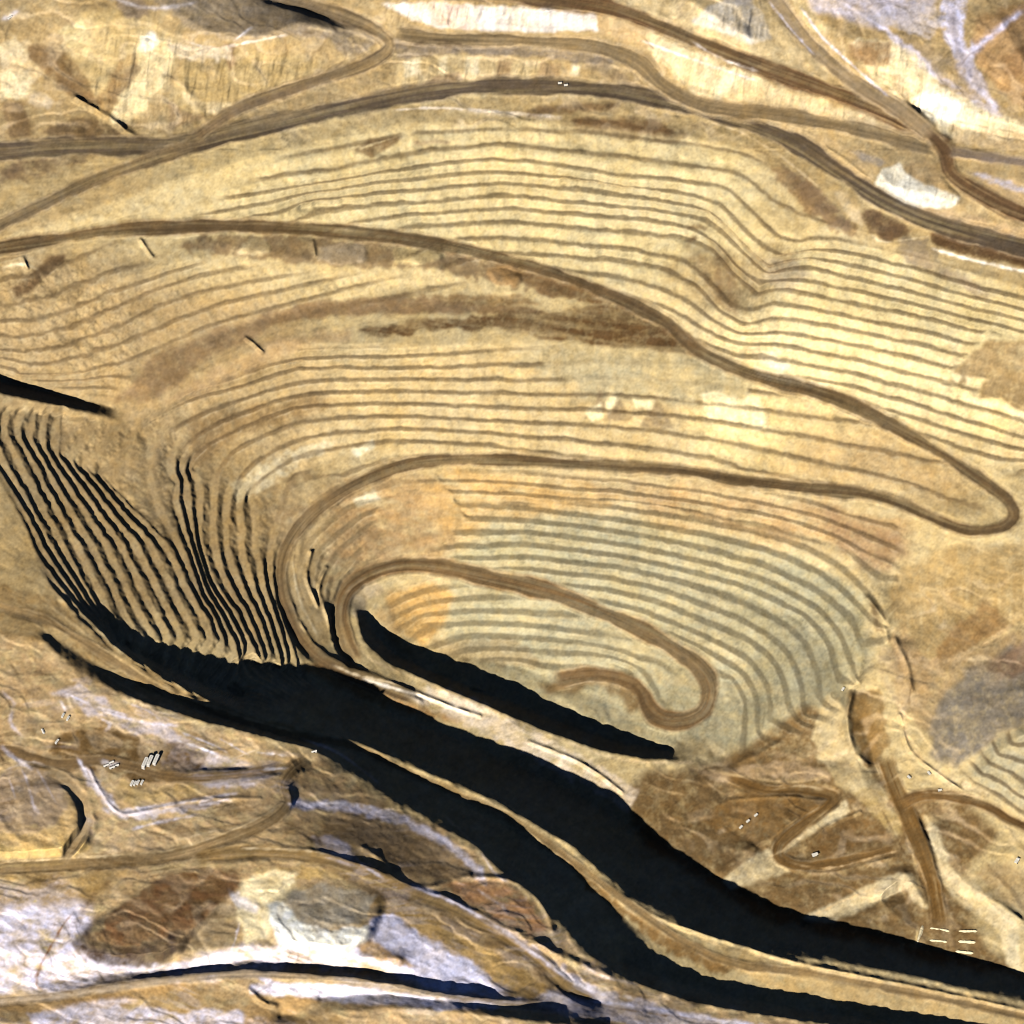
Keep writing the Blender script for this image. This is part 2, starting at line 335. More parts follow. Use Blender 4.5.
FL = np.clip((4.0 + 2.4 * INN0) / spacing, 0.10, 0.45) * (1 + 0.25 * fbm(20, octv=3, seed=8))
za, zt, fr = terrace(BENCH, FL)
FLL = np.clip(6.8 / (18.0 / grade), 0.2, 0.6) * (1 + 0.15 * fbm(12, octv=2, seed=9))
zb_, ztl, frl = terrace(18.0, FLL)
zc_, ztc, frc = terrace(18.5, np.clip(6.0 / (18.5 / grade), 0.12, 0.45))
INB = blur((INN0 > 0.5).astype(np.float32), 3)
ztr = (za * (1 - INB) + zc_ * INB) * (1 - LEFTW) + zb_ * LEFTW
fr = np.where(INB > 0.5, frc, fr); FL = np.where(INB > 0.5, np.clip(6.0 / (18.5 / grade), 0.12, 0.45), FL); spacing = np.where(INB > 0.5, 18.5 / grade, spacing)
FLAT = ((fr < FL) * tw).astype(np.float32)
plain = poly_mask([(-128,600),(44,642),(110,692),(205,724),(310,750),(390,802),(475,848),(550,918),(620,980),(760,1015),(1152,1080),(1152,1152),(-128,1152)], 6, 0)
ridge = 1 - np.abs(fbm(34, 16, octv=4, seed=13, ang=0.3))
east = poly_mask([(620,780),(760,735),(840,690),(890,600),(1152,540),(1152,1000),(1000,960),(760,900)], 8, 0)
rough = east * 3.0 * fbm(13, octv=4, seed=29) + 1.6 * fbm(16, octv=3, seed=11) + 4.0 * fbm(60, octv=3, seed=12) + plain * (4.5 * ridge + 1.2 * fbm(9, octv=3, seed=14)) + (VV < 150) * 4.0 * fbm(22, octv=4, seed=16)
# banks and lifts of the ground that is not benched
q5 = 17 * fbm(95, 50, octv=3, seed=33, ang=0.3, gain=0.42) + 1.0 * fbm(10, octv=2, seed=34)
k5 = np.floor(q5 / 8.0); f5 = q5 / 8.0 - k5
bank = 8.0 * (k5 + sstep(0.72, 1.0, f5)) - q5
topm = 1 - sstep(120, 165, VV)
rough = rough + q5 * 0.3 * plain + bank * 0.8 * np.clip(0.75 * plain + 0.6 * topm + 0.55 * east, 0, 1)
BANK = ((f5 > 0.7).astype(np.float32)) * (1 - tw) * np.clip(plain + topm + 0.8 * east, 0, 1)
ZH = ZS * (1 - tw) + ztr * tw + rough * (1 - tw) * 0.8 + 0.25 * fbm(3, octv=2, seed=15)

#@@FLOW
def lic(gx, gy, seed, steps=14, fine=2.2):
    """noise smeared along the field gx, gy"""
    src = (vnoise(UU / fine, VV / fine, seed) * 2 - 1) + 0.8 * (vnoise(UU / 4.7, VV / 4.7, seed + 3) * 2 - 1)
    l = np.hypot(gx, gy) + 1e-6
    gx = gx / l; gy = gy / l
    acc = src.copy()
    ii, jj = np.mgrid[0:N, 0:N].astype(np.float32)
    for sg in (1, -1):
        px, py = jj.copy(), ii.copy()
        for t in range(steps):
            a = np.clip(np.rint(px), 0, N - 1).astype(np.int32); b = np.clip(np.rint(py), 0, N - 1).astype(np.int32)
            px = px + sg * gx[b, a]; py = py + sg * gy[b, a]
            a = np.clip(np.rint(px), 0, N - 1).astype(np.int32); b = np.clip(np.rint(py), 0, N - 1).astype(np.int32)
            acc = acc + src[b, a]
    return np.clip(acc / acc.std() * 0.5, -1.3, 1.3)
zf = blur(ZS + 6 * fbm(70, octv=2, seed=17) + plain * 14 * fbm(45, 30, octv=2, seed=18), 3)
gy_, gx_ = np.gradient(zf)
# steepest descent on the ground: the view foreshortens v
DOWN = lic(gx_, gy_ * 1.3, 21, 14)
pd = 0.35 * fbm(90, octv=2, seed=27) + 0.15
ax_ = -gy_ * (1 - plain) + plain * 1.0 * np.abs(gx_ * 0 + 1); ay_ = gx_ * (1 - plain) + plain * pd
ALONG = lic(ax_, ay_, 25, 20)
ZH = ZH + ALONG * (0.5 - 0.2 * plain) * (1 - tw)
#@@LOCAL
# ------------------------------------------------------------------ local relief: heaps, berms, gullies (points, width, height)
BUMPS = [
 # berms and low banks: polyline, half width, height
 ([(362,848),(380,858),(395,878),(420,888),(470,876)], 3, 10), ([(470,876),(510,880),(535,895),(548,915),(552,930)], 3, 12),
 ([(510,930),(540,945),(575,962),(610,975)], 4, 16), ([(622,900),(676,925),(734,943),(800,963),(900,984),(1024,1011),(1100,1025)], 2.5, 15), ([(250,990),(262,1002),(275,1006)], 3, 14),
 ([(362,676),(400,686),(450,706),(480,716)], 2, 12), ([(530,742),(575,760),(600,775),(622,792)], 2, 13), ([(311,552),(307,578),(318,606)], 2, 14), ([(326,568),(319,590),(330,622),(335,642)], 2.2, 16), ([(300,622),(314,646)], 2, 10),
 ([(75,98),(95,109),(115,122),(135,138)], 3, 26), ([(246,338),(254,344),(262,352)], 2, 12), ([(141,240),(147,250),(152,256)], 2, 16), ([(313,242),(315,255)], 2, 10), ([(23,258),(27,268)], 2, 12),
 ([(856,680),(848,712),(852,745),(868,765)], 3, 16), ([(895,640),(905,660),(912,690)], 3, 9), ([(868,598),(880,615),(888,640)], 3, 9), ([(900,715),(910,750),(940,775),(975,800)], 2, 11), ([(740,762),(780,742),(808,712)], 3, 8), ([(786,868),(830,872),(898,856)], 2, 5), ([(730,800),(780,796),(826,800)], 2, 5), ([(806,846),(828,826),(860,812)], 2, 6),
 ([(0,790),(40,768),(70,780),(78,810)], 4, 8), ([(85,760),(100,790),(118,812),(140,812),(200,800),(260,798)], 2, 6),
 ([(0,820),(20,840),(60,848),(90,836),(92,810),(78,780)], 4, 6), ([(180,80),(200,110),(210,125)], 4, 6),
 ([(700,110),(760,122),(830,150),(870,180)], 2, 4), ([(838,88),(890,120),(925,140)], 2, 5), ([(900,96),(930,128),(950,140)], 2, 5),
]
BN = 0.75 + 0.35 * fbm(9, octv=2, seed=31)
for pts, hw, hh in BUMPS:
    D, S, Z, A = line_field(pts, hw * 3 + 3)
    ends = 1.0
    ZH = ZH + hh * np.exp(-(D / hw) ** 2) * BN

def mound(pts, h, slope_px, flat=0.0, warp=2.5, seed=0):
    """raised body with the outline pts, its sides climbing over slope_px"""
    m = poly_mask(pts, 0, warp, 18)
    b = blur(m, max(1, slope_px // 3), 3)
    vs = [q[1] for q in pts]
    up = sstep(min(vs) - 2, min(vs) + 0.75 * (max(vs) - min(vs)), VV)
    return sstep(0.1, 0.95, b) * h * up * (1 + 0.08 * fbm(12, octv=3, seed=19)), (b > 0.25).astype(np.float32)

for cl in ([(58,596),(123,651),(205,698),(300,729),(400,761),(500,804),(573,846),(629,896),(711,938),(800,957),(1024,1002)],
           [(44,641),(111,690),(205,721),(309,747),(391,800),(437,826),(499,870),(550,914),(588,955),(652,988),(723,1008),(800,1020),(1024,1050)],
           [(364,640),(430,681),(540,729),(600,750),(640,758),(700,760)]):
    D, S, Z, A = line_field(cl, 16)
    ZH = ZH + np.where(D < 16, np.exp(-(D / 5.0) ** 2), 0) * (4.5 * fbm(10, octv=2, seed=36) + 4 * fbm(20, octv=2, seed=37))
HEAPS = [
 # name, outline, height, side width
 ('spoil_heap', [(108,915),(140,890),(175,870),(210,866),(238,874),(242,886),(222,905),(200,925),(186,940),(180,952),(150,964),(110,966),(84,958),(72,946),(85,932)], 46, 16),
 ('stockpile', [(285,895),(300,886),(330,880),(365,886),(384,897),(376,925),(368,942),(340,952),(300,950),(270,936),(266,912),(280,900)], 46, 16),
 ('spoil_heap', [(-30,765),(30,762),(66,780),(78,806),(90,842),(62,860),(0,864),(-30,864)], 42, 16),
 ('stockpile', [(612,690),(604,706),(610,722),(598,728),(580,712),(560,700),(550,694),(575,688)], 6, 6),
 ('spoil_heap', [(250,240),(262,238),(272,246),(270,254),(250,256),(236,252)], 8, 6),
 ('spoil_heap', [(320,246),(345,242),(366,246),(368,260),(340,266),(316,260)], 8, 6),
 ('spoil_heap', [(394,250),(420,244),(440,248),(446,258),(420,266),(394,264)], 10, 6),
 ('spoil_heap', [(486,270),(505,266),(522,276),(516,286),(495,286)], 9, 6),
 ('spoil_heap', [(96,30),(140,4),(165,14),(200,36),(245,44),(290,40),(340,56),(300,80),(230,106),(185,126),(130,134),(95,90)], 0, 6),
 ('spoil_heap', [(874,184),(884,170),(900,162),(940,172),(960,198),(950,208),(905,206)], 8, 6),
 ('spoil_heap', [(1150,600),(1030,642),(975,666),(945,692),(932,725),(934,752),(955,768),(1000,735),(1150,692)], 0, 6),
 ('spoil_heap', [(380,3),(430,3),(480,7),(540,9),(590,14),(602,31),(540,32),(470,31),(426,27)], 0, 4),
]
heap_masks = []
for nm, pts, h, sw in HEAPS:
    b, m = mound(pts, h, sw)
    ZH = ZH + b
    heap_masks.append(m)

# fluted dump faces along the top
for fp in ([(380,2),(560,6),(606,14),(604,32),(480,32),(392,28)], [(644,46),(700,50),(770,80),(870,116),(900,132),(800,114),(700,98),(672,84)], [(848,40),(895,42),(930,66),(960,95),(1030,126),(1030,142),(945,138),(900,100),(870,70)],
           [(100,30),(150,28),(180,46),(240,56),(330,56),(300,80),(230,108),(180,126),(130,130),(90,90)], [(690,22),(712,2),(764,12),(772,40),(716,34)], [(874,184),(900,162),(960,198),(930,212)], [(396,62),(560,60),(560,78),(400,88)]):
    fm = poly_mask(fp, 4, 2)
    ZH = ZH + fm * (5.0 * fbm(8, 60, octv=3, seed=38, ang=0.25) + 2.0 * fbm(4, 30, octv=2, seed=39, ang=0.1))
#@@CARVE
ROADM = []
road_any = np.zeros((N, N), np.float32)
RIDX = np.full((N, N), -1, np.int32)
rut = np.zeros((N, N), np.float32)
for i, (nm, w, fl, colr, pts) in enumerate(ROADS):
    D, S, Z, A = line_field(pts, w + 6)
    hw = w * 0.5 * (1 + 0.32 * fbm(38, octv=2, seed=60 + i))
    hw = hw + 0.8 * fbm(9, octv=2, seed=160 + i)
    tot = float(A[D < w].max()) if (D < w).any() else 1.0
    m = (1 - sstep(hw - 1.5, hw + 4.0, D)) * sstep(0, 14, A) * sstep(0, 14, tot - A)
    ZH = ZH * (1 - m) + (Z + 0.25 * fbm(9, octv=2, seed=70)) * m
    fade = sstep(0, 14, A) * sstep(0, 14, tot - A)
    berm = np.exp(-((D - hw - 0.6) / 1.1) ** 2) * (D < 1e5) * fade
    ZH = ZH + 1.2 * berm * np.clip(0.4 + 0.9 * fbm(16, octv=2, seed=71), 0, 1.5)
    ROADM.append((m, S, A, hw, fade))
    road_any = np.maximum(road_any, m)
    RIDX[(D < hw + 0.6) & (m > 0.3)] = i

# no overhangs along the line of sight
lim = 4.2
for r in range(N - 2, -1, -1):
    ZH[r] = np.minimum(ZH[r], ZH[r + 1] + lim)
# settle the border into the plain
#@@COLOUR
def lin(c):
    c = np.array(c, dtype=np.float32) / 255.0
    c = c.mean() + (c - c.mean()) * 0.87
    l = np.where(c <= 0.04045, c / 12.92, ((c + 0.055) / 1.055) ** 2.4) * np.array([1.03, 1.0, 1.05])
    y = float(l @ np.array([0.25, 0.65, 0.10]))
    return l * (y / 0.45) ** 0.24            # contrast curve: deepens dark colours, brightens pale ones
ALB = 0.50
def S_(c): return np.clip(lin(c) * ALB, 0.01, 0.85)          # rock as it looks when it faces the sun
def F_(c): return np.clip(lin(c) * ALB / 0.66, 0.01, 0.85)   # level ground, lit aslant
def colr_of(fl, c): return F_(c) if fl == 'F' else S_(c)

COL = np.empty((N, N, 3), np.float32)
COL[:] = S_((222,198,136))
n1 = fbm(120, octv=4, seed=201); n2 = fbm(30, 12, octv=4, seed=202); n3 = fbm(9, octv=4, seed=203); n4 = fbm(3, octv=3, seed=204)
streak = fbm(5, 60, octv=4, seed=205); nlong = fbm(60, 5, octv=4, seed=206, ang=0.12)

def paint(c, m):
    global COL
    COL = COL * (1 - m[..., None]) + c * m[..., None]

ZONES = [
 # kind, colour, strength, feather, warp, outline, texture
 ('F',(176,150,98),1,6,6,[(-128,-128),(1152,-128),(1152,240),(1024,240),(880,196),(760,120),(600,84),(480,80),(300,112),(180,140),(-128,158)],None),
 ('S',(226,198,130),1,5,4,[(80,14),(130,4),(165,30),(150,80),(125,110),(95,90),(70,50)],None),  # top dumps: contrast of sunlit slopes and dimmer flats partly painted in
 ('S',(240,214,148),.9,5,5,[(135,30),(165,34),(185,45),(160,90),(130,125),(112,115)],'streak'),
 ('S',(206,178,112),.8,5,5,[(190,45),(260,50),(330,62),(300,82),(230,105),(180,120),(165,100)],None),
 ('F',(160,144,116),.9,3,4,[(135,-20),(165,10),(200,34),(245,42),(285,34),(330,40),(350,60),(385,40),(340,14),(260,-20)],'long'),
 ('F',(140,112,70),.8,4,4,[(30,50),(55,55),(90,90),(100,105),(80,100),(40,70)],None),
 ('F',(138,110,68),.8,4,4,[(5,100),(25,102),(35,135),(100,138),(85,120),(50,125),(40,135),(8,138)],None),
 ('F',(205,185,140),.7,3,4,[(0,45),(30,42),(50,65),(28,95),(0,98)],None),
 ('F',(132,104,62),.85,3,4,[(28,40),(52,44),(80,70),(98,98),(104,108),(92,100),(60,80),(36,60)],'streak'),
 ('S',(255,232,168),.9,2,4,[(138,40),(160,36),(172,46),(150,84),(128,124),(112,118)],'streak'),
 ('F',(164,130,78),.8,3,3,[(118,60),(140,52),(128,84),(106,116),(96,104)],'streak'),
 ('F',(150,122,80),.9,1,2,[(168,100),(180,110),(208,117),(188,124),(170,128)],None),
 ('F',(150,118,76),.9,1,2,[(222,44),(234,44),(236,66),(228,70)],None),
 ('S',(244,222,164),.8,2,3,[(180,92),(206,102),(232,104),(218,114),(196,112)],None),
 ('S',(232,206,144),.9,3,4,[(60,44),(90,22),(110,30),(104,60),(86,60)],'streak'),
 ('S',(250,232,180),.7,3,3,[(0,72),(30,70),(34,92),(10,96),(0,104)],None),
 ('S',(252,244,226),1,2,2,[(380,4),(430,2),(480,6),(540,8),(590,14),(600,30),(540,31),(470,30),(430,26)],'streakw'),
 ('S',(238,206,176),.9,3,2,[(428,2),(470,6),(470,30),(432,24)],None),
 ('S',(236,228,214),.9,2,2,[(470,6),(596,14),(598,31),(480,31)],'streakw'),
 ('S',(216,184,126),.9,3,3,[(600,14),(640,26),(650,48),(600,34)],None),
 ('S',(248,228,172),.95,3,4,[(648,30),(700,55),(760,78),(800,96),(860,116),(800,112),(700,96),(680,84),(650,48)],'streakw'),
 ('S',(224,198,140),.9,3,4,[(740,74),(860,112),(930,140),(800,112),(720,98)],None),
 ('F',(208,184,128),1,4,5,[(560,-30),(690,-30),(770,-10),(800,40),(840,78),(800,80),(700,38),(640,14)],'streak'),
 ('S',(242,220,160),.9,3,4,[(790,-10),(815,10),(835,30),(820,35),(800,20)],'streak'),
 ('S',(246,226,168),1,3,4,[(850,45),(900,45),(930,66),(940,88),(1000,118),(1024,130),(1024,138),(955,128),(910,105),(870,75)],'streakw'),
 ('F',(160,128,80),.9,2,3,[(850,40),(892,42),(888,70),(860,62),(848,56)],None),
 ('S',(255,246,212),1,3,3,[(912,100),(935,84),(960,100),(1000,120),(950,132),(930,120)],None),
 ('S',(255,248,214),1,2,2,[(874,184),(884,170),(900,164),(905,176),(930,190),(958,202),(940,208),(905,206)],None),
 ('F',(178,150,100),.9,3,3,[(903,166),(925,158),(940,172),(950,196),(925,188),(905,176)],None),
 ('F',(196,192,206),.85,4,6,[(800,-20),(930,-20),(940,10),(900,30),(850,20),(815,8)],'long'),
 ('F',(205,206,230),.9,3,5,[(940,-20),(965,-10),(968,40),(975,70),(990,90),(1005,120),(985,110),(955,70),(945,30)],'blot'),
 ('F',(205,206,230),.8,2,3,[(966,50),(1000,20),(1030,4),(1030,12),(990,40),(970,62)],None),
 ('F',(200,200,222),.7,2,3,[(880,25),(910,45),(950,80),(1000,115),(985,112),(930,75),(895,45)],None),
 ('F',(166,128,74),.9,4,4,[(975,20),(1060,-10),(1060,120),(1010,100),(985,70),(975,50)],None),
 ('F',(150,132,110),.7,3,4,[(945,0),(952,40),(960,80),(980,100),(1000,110),(985,80),(965,50),(955,10)],'blot'),
 # ground between upper roads and pit rim
 ('F',(176,150,96),.9,4,4,[(-128,160),(180,152),(400,106),(520,94),(640,100),(760,130),(830,175),(880,210),(1024,255),(1152,290),(1152,325),(1024,290),(880,248),(820,222),(770,165),(690,140),(560,122),(410,126),(300,148),(180,178),(0,240),(-128,300)],None),
 ('S',(214,186,122),.8,4,4,[(0,165),(90,160),(140,158),(90,176),(0,215)],'blot'),
 ('F',(116,84,48),.95,3,5,[(570,120),(600,116),(650,122),(690,135),(680,140),(620,138),(580,132)],'long'),
 ('F',(134,104,64),.9,2,3,[(500,113),(560,104),(620,104),(610,110),(560,114)],None),
 ('F',(226,206,170),.7,1,2,[(440,108),(500,112),(560,117),(560,119),(490,115)],None),
 ('F',(150,120,76),.9,3,4,[(770,165),(800,178),(840,215),(862,234),(850,240),(810,214),(778,182)],None),
 ('F',(128,98,60),.9,3,4,[(852,212),(880,212),(910,228),(905,240),(870,236)],None),
 ('F',(120,86,46),.9,2,3,[(930,232),(980,240),(1060,252),(1060,272),(980,258),(935,245)],None),
 ('F',(140,122,90),.9,3,4,[(895,238),(930,240),(940,262),(970,278),(1000,300),(975,298),(930,275),(900,255)],None),
 ('F',(150,126,82),.9,2,2,[(354,148),(370,137),(400,136),(392,144),(372,158)],None),
 ('F',(120,90,52),.8,1,2,[(18,282),(50,255),(68,254),(30,290),(14,300)],None),
 # far wall, tints of the rock
 ('S',(194,162,106),.8,18,10,[(40,236),(200,280),(300,300),(330,420),(310,500),(280,660),(60,610),(-128,480),(-128,300)],None),
 ('S',(214,196,134),.7,18,10,[(220,150),(420,128),(740,150),(770,250),(640,285),(400,240),(240,224)],None),
 ('S',(216,186,122),.7,14,10,[(280,345),(520,345),(700,390),(700,450),(440,452),(330,480),(230,500),(200,440)],'blot'),
 ('S',(186,150,96),.7,8,9,[(280,520),(340,480),(440,470),(470,560),(380,560),(330,610),(300,600)],'blot'),
 ('S',(206,176,112),.6,10,8,[(760,380),(900,430),(1000,500),(960,520),(860,485),(760,470)],'blot'),
 ('S',(228,206,142),.7,20,10,[(120,150),(420,126),(740,160),(760,240),(640,260),(400,230),(200,226)],None),
 ('S',(216,198,136),.8,15,10,[(780,240),(900,260),(1152,330),(1152,440),(960,360),(860,330),(770,300)],None),
 ('S',(178,154,102),.8,6,8,[(690,245),(740,250),(790,240),(800,262),(760,300),(745,330),(700,300),(665,272)],'streak'),
 ('S',(252,228,158),.85,14,10,[(700,340),(780,300),(860,330),(960,365),(1040,410),(1000,430),(900,400),(860,400),(780,380)],None),
 ('S',(250,224,150),.8,14,10,[(700,385),(780,395),(860,425),(840,460),(760,450),(690,440)],None),
 ('S',(196,180,128),.85,6,9,[(528,346),(600,348),(680,355),(756,380),(735,412),(700,402),(668,410),(640,398),(600,404),(575,388),(520,368)],'streakw'),
 ('F',(150,128,88),.95,1,1,[(600,388),(608,410),(582,420),(594,404)],None), ('F',(150,128,88),.95,1,1,[(616,395),(634,420),(604,420)],None), ('F',(150,128,88),.95,1,1,[(656,396),(676,430),(640,426)],None),
 ('F',(158,132,84),.95,2,3,[(985,342),(1060,340),(1100,420),(1010,412),(1000,396),(978,398),(985,378),(940,386),(965,362)],None),
 ('S',(216,176,110),.6,14,9,[(800,410),(900,440),(970,485),(960,510),(860,485),(800,470)],None),
 # dark dirt on the flats
 ('F',(118,88,50),.95,3,5,[(352,329),(420,320),(500,315),(545,309),(600,306),(650,311),(690,336),(702,358),(660,352),(600,346),(545,338),(500,329),(420,331),(370,337)],'long'),
 ('F',(132,104,66),.9,2,3,[(250,322),(300,306),(380,297),(440,299),(520,306),(548,312),(500,314),(430,312),(340,314),(280,324)],None),
 ('F',(150,118,70),.9,3,4,[(400,298),(470,302),(540,306),(520,296),(460,294)],None),
 ('F',(148,120,80),.9,4,5,[(110,402),(150,360),(220,326),(300,304),(380,295),(440,300),(520,310),(430,314),(330,316),(270,330),(200,362),(150,402)],None),
 ('F',(176,146,98),.7,4,5,[(150,404),(220,366),(280,338),(350,326),(350,338),(290,350),(210,392)],None),
 ('F',(142,112,66),.7,5,6,[(190,420),(250,402),(330,394),(345,400),(290,420),(230,442),(195,470),(180,480)],None),
 ('F',(140,116,78),.95,2,4,[(200,236),(300,236),(420,244),(520,268),(600,292),(560,296),(500,284),(440,270),(330,266),(250,258),(180,250)],None),
 ('F',(130,98,56),.9,2,3,[(490,255),(560,276),(640,310),(600,306),(540,292),(500,276)],'long'),
 # inner walls
 ('S',(206,164,102),.85,9,10,[(330,500),(400,478),(480,472),(620,478),(800,496),(920,520),(900,560),(780,548),(700,528),(600,506),(500,512),(430,545),(380,565),(330,560)],'redmix'),
 ('S',(228,184,104),.7,5,9,[(400,480),(470,470),(560,480),(640,500),(560,510),(450,530)],'redmix'),
 ('S',(176,140,98),.75,6,9,[(820,510),(880,520),(905,545),(890,575),(840,555)],None),
 ('S',(194,186,140),.9,8,8,[(455,560),(500,522),(600,512),(700,535),(790,552),(860,590),(880,650),(835,716),(760,748),(640,742),(560,712),(480,672),(440,630)],'long'),
 ('S',(186,178,134),.7,6,8,[(800,560),(850,580),(872,640),(820,700),(770,690),(720,620)],None),
 ('S',(232,182,98),.95,4,4,[(385,592),(430,583),(456,594),(445,620),(425,650),(395,630)],None),
 ('S',(190,150,86),.7,4,4,[(375,612),(395,600),(400,640),(420,660),(385,640)],None),
 ('F',(196,174,130),.8,3,3,[(345,585),(370,580),(385,590),(365,600),(360,625),(352,610)],None),
 ('F',(190,164,110),.9,3,4,[(286,520),(330,500),(320,540),(330,640),(312,660),(296,630),(284,580)],None),
 ('F',(128,94,44),.8,4,5,[(540,684),(600,672),(636,684),(640,706),(630,715),(618,695),(590,688),(552,694)],None),
 # brown pit floor and right flank
 ('F',(132,104,60),1,5,5,[(640,775),(700,765),(760,735),(800,705),(830,715),(860,690),(880,730),(880,770),(900,800),(940,790),(960,800),(1000,830),(960,880),(990,950),(1040,985),(760,920),(650,850),(620,800)],None),
 ('S',(216,192,132),1,2,3,[(828,694),(840,700),(850,725),(862,760),(885,790),(900,830),(895,840),(870,800),(845,790),(820,760),(812,735)],None),
 ('F',(150,116,60),.8,2,3,[(850,692),(880,690),(890,745),(872,765),(852,730)],None),
 ('S',(200,168,104),1,4,5,[(888,590),(905,562),(960,548),(1030,540),(1152,560),(1152,640),(1030,620),(960,650),(930,670),(900,640)],'streak'),
 ('F',(152,116,66),.8,3,4,[(985,600),(1010,625),(960,655),(925,668),(945,640)],None),
 ('S',(178,146,96),.8,4,4,[(890,640),(930,660),(960,655),(1024,625),(1024,650),(950,690),(930,740),(905,710)],None),
 ('F',(132,122,102),1,4,5,[(1152,590),(1030,640),(975,665),(945,692),(930,725),(932,755),(955,770),(1000,735),(1152,690)],None),
 ('F',(144,108,72),.7,4,4,[(1152,590),(1030,640),(985,664),(1000,680),(1040,670)],None),
 ('S',(190,180,138),.9,3,4,[(965,770),(1000,738),(1152,690),(1152,860),(1024,812)],None),
 ('S',(206,178,128),.8,2,3,[(880,645),(905,660),(912,690),(905,720),(880,680)],'blot'),
 ('S',(228,208,154),1,1,2,[(722,880),(755,855),(800,835),(845,800),(850,812),(800,840),(778,858),(790,872),(760,880),(730,890)],None),  # sunlit step faces of the floor painted pale, like the matching bands below
 ('S',(228,208,154),1,1,2,[(800,918),(850,895),(890,875),(912,872),(928,908),(920,908),(905,888),(860,912),(830,922)],None),
 ('S',(228,208,154),1,1,2,[(924,815),(940,830),(952,868),(990,895),(1018,925),(1020,975),(1006,965),(1000,930),(960,905),(940,880)],None),
 ('S',(204,174,116),.9,3,3,[(974,872),(1000,860),(1060,890),(1060,930),(1010,905)],'long'),
 ('S',(206,176,106),.9,3,4,[(850,790),(880,790),(905,835),(885,830),(860,802)],None),
 ('F',(150,112,56),.8,3,3,[(740,790),(790,792),(820,806),(780,838),(740,842),(700,820)],'blot'),
 ('F',(132,98,50),.8,2,3,[(806,850),(830,828),(860,815),(880,830),(895,838),(870,842),(830,858)],None),
 ('F',(190,162,118),.8,2,3,[(690,770),(730,768),(790,760),(835,776),(825,782),(780,776),(720,782)],'long'),
 ('F',(222,204,172),.9,2,4,[(400,690),(440,692),(480,706),(530,730),(600,765),(640,790),(630,812),(570,778),(500,742),(420,706)],'blot'),
 ('F',(232,216,184),.7,2,3,[(420,686),(450,690),(490,706),(500,716),(470,716),(430,700)],None),
 ('F',(176,130,70),.9,4,4,[(330,660),(400,700),(470,726),(400,712),(330,685),(302,668)],None),
 ('F',(146,130,104),.95,2,2,[(392,38),(440,42),(520,44),(600,52),(616,62),(600,66),(540,57),(470,54),(420,58),(398,60)],'long'),
 ('S',(226,200,138),.95,1,2,[(396,64),(420,58),(452,55),(500,59),(562,62),(562,75),(500,78),(450,77),(396,88)],'streak'),
 ('S',(250,234,184),.9,1,1,[(404,62),(420,58),(420,72),(404,78)],None), ('S',(250,232,178),.9,1,1,[(440,56),(448,55),(446,74),(438,74)],None), ('S',(250,234,184),.8,1,1,[(466,57),(480,58),(478,74),(464,74)],None), ('S',(252,236,190),.9,1,1,[(572,64),(580,65),(578,76),(570,76)],None),
 ('F',(150,120,80),.8,1,1,[(498,60),(512,60),(510,77),(496,77)],None), ('F',(156,128,88),.8,1,1,[(540,62),(562,63),(560,76),(538,77)],None), ('F',(150,124,86),.9,1,2,[(420,84),(440,74),(458,72),(464,80),(444,84)],None),
 ('F',(150,128,92),.8,2,3,[(585,66),(610,62),(640,86),(650,94),(620,86)],None),
 ('S',(246,238,214),.9,2,3,[(690,22),(712,4),(740,0),(764,12),(772,38),(748,42),(716,30)],'streakw'), ('F',(176,170,160),.8,2,2,[(722,-6),(752,-6),(752,6),(724,4)],None),
 ('F',(128,104,68),.95,1,2,[(40,132),(60,122),(85,116),(110,126),(128,138),(100,139),(60,138)],None),
 ('F',(134,108,70),.95,1,2,[(2,104),(20,102),(28,118),(30,136),(10,137)],None), ('F',(196,178,142),.9,1,2,[(28,94),(40,92),(54,100),(50,108),(36,108),(28,102)],None),
 ('F',(140,112,72),.95,1,3,[(28,44),(40,46),(60,66),(56,76),(40,70),(30,56)],None), ('F',(134,106,66),.95,1,3,[(54,72),(74,84),(90,92),(104,106),(96,108),(76,96),(60,88)],None),
 ('S',(240,222,172),.9,1,3,[(0,40),(16,38),(26,50),(24,64),(0,66)],'blot'), ('S',(250,234,184),.95,1,3,[(0,72),(24,76),(30,90),(22,98),(0,96)],None), ('S',(242,220,152),.9,2,3,[(60,30),(84,20),(88,44),(64,46)],None),
 ('S',(255,250,222),1,1,2,[(142,38),(154,32),(158,44),(146,54),(138,50)],None), ('S',(252,230,168),.9,2,3,[(150,54),(178,52),(170,72),(140,112),(116,124),(112,116)],'streak'), ('F',(146,120,80),.8,2,3,[(134,60),(140,70),(118,100),(104,108),(112,94)],None),
 ('F',(150,130,102),.9,1,2,[(112,-2),(140,-2),(150,16),(126,20)],None), ('S',(232,216,180),.8,2,3,[(165,40),(200,48),(232,48),(232,60),(190,60),(168,50)],None),
 ('F',(126,102,70),.85,2,4,[(30,158),(100,150),(96,160),(60,172),(30,180),(-20,190),(-20,176)],'blot'), ('F',(130,106,74),.7,1,3,[(0,170),(20,165),(26,172),(0,184)],None),
 ('F',(118,92,58),.95,1,1,[(20,284),(52,256),(68,254),(62,262),(28,294),(16,298),(12,288)],None), ('F',(130,104,64),.95,1,1,[(354,150),(370,138),(404,136),(396,144),(372,158)],None), ('F',(150,124,88),.8,1,2,[(412,140),(450,141),(448,145),(414,144)],None),
 ('F',(166,150,116),.75,4,4,[(765,258),(800,262),(812,275),(790,292),(765,285)],None), ('F',(140,112,72),.6,3,4,[(690,256),(720,256),(744,292),(735,318),(712,300)],'streak'),
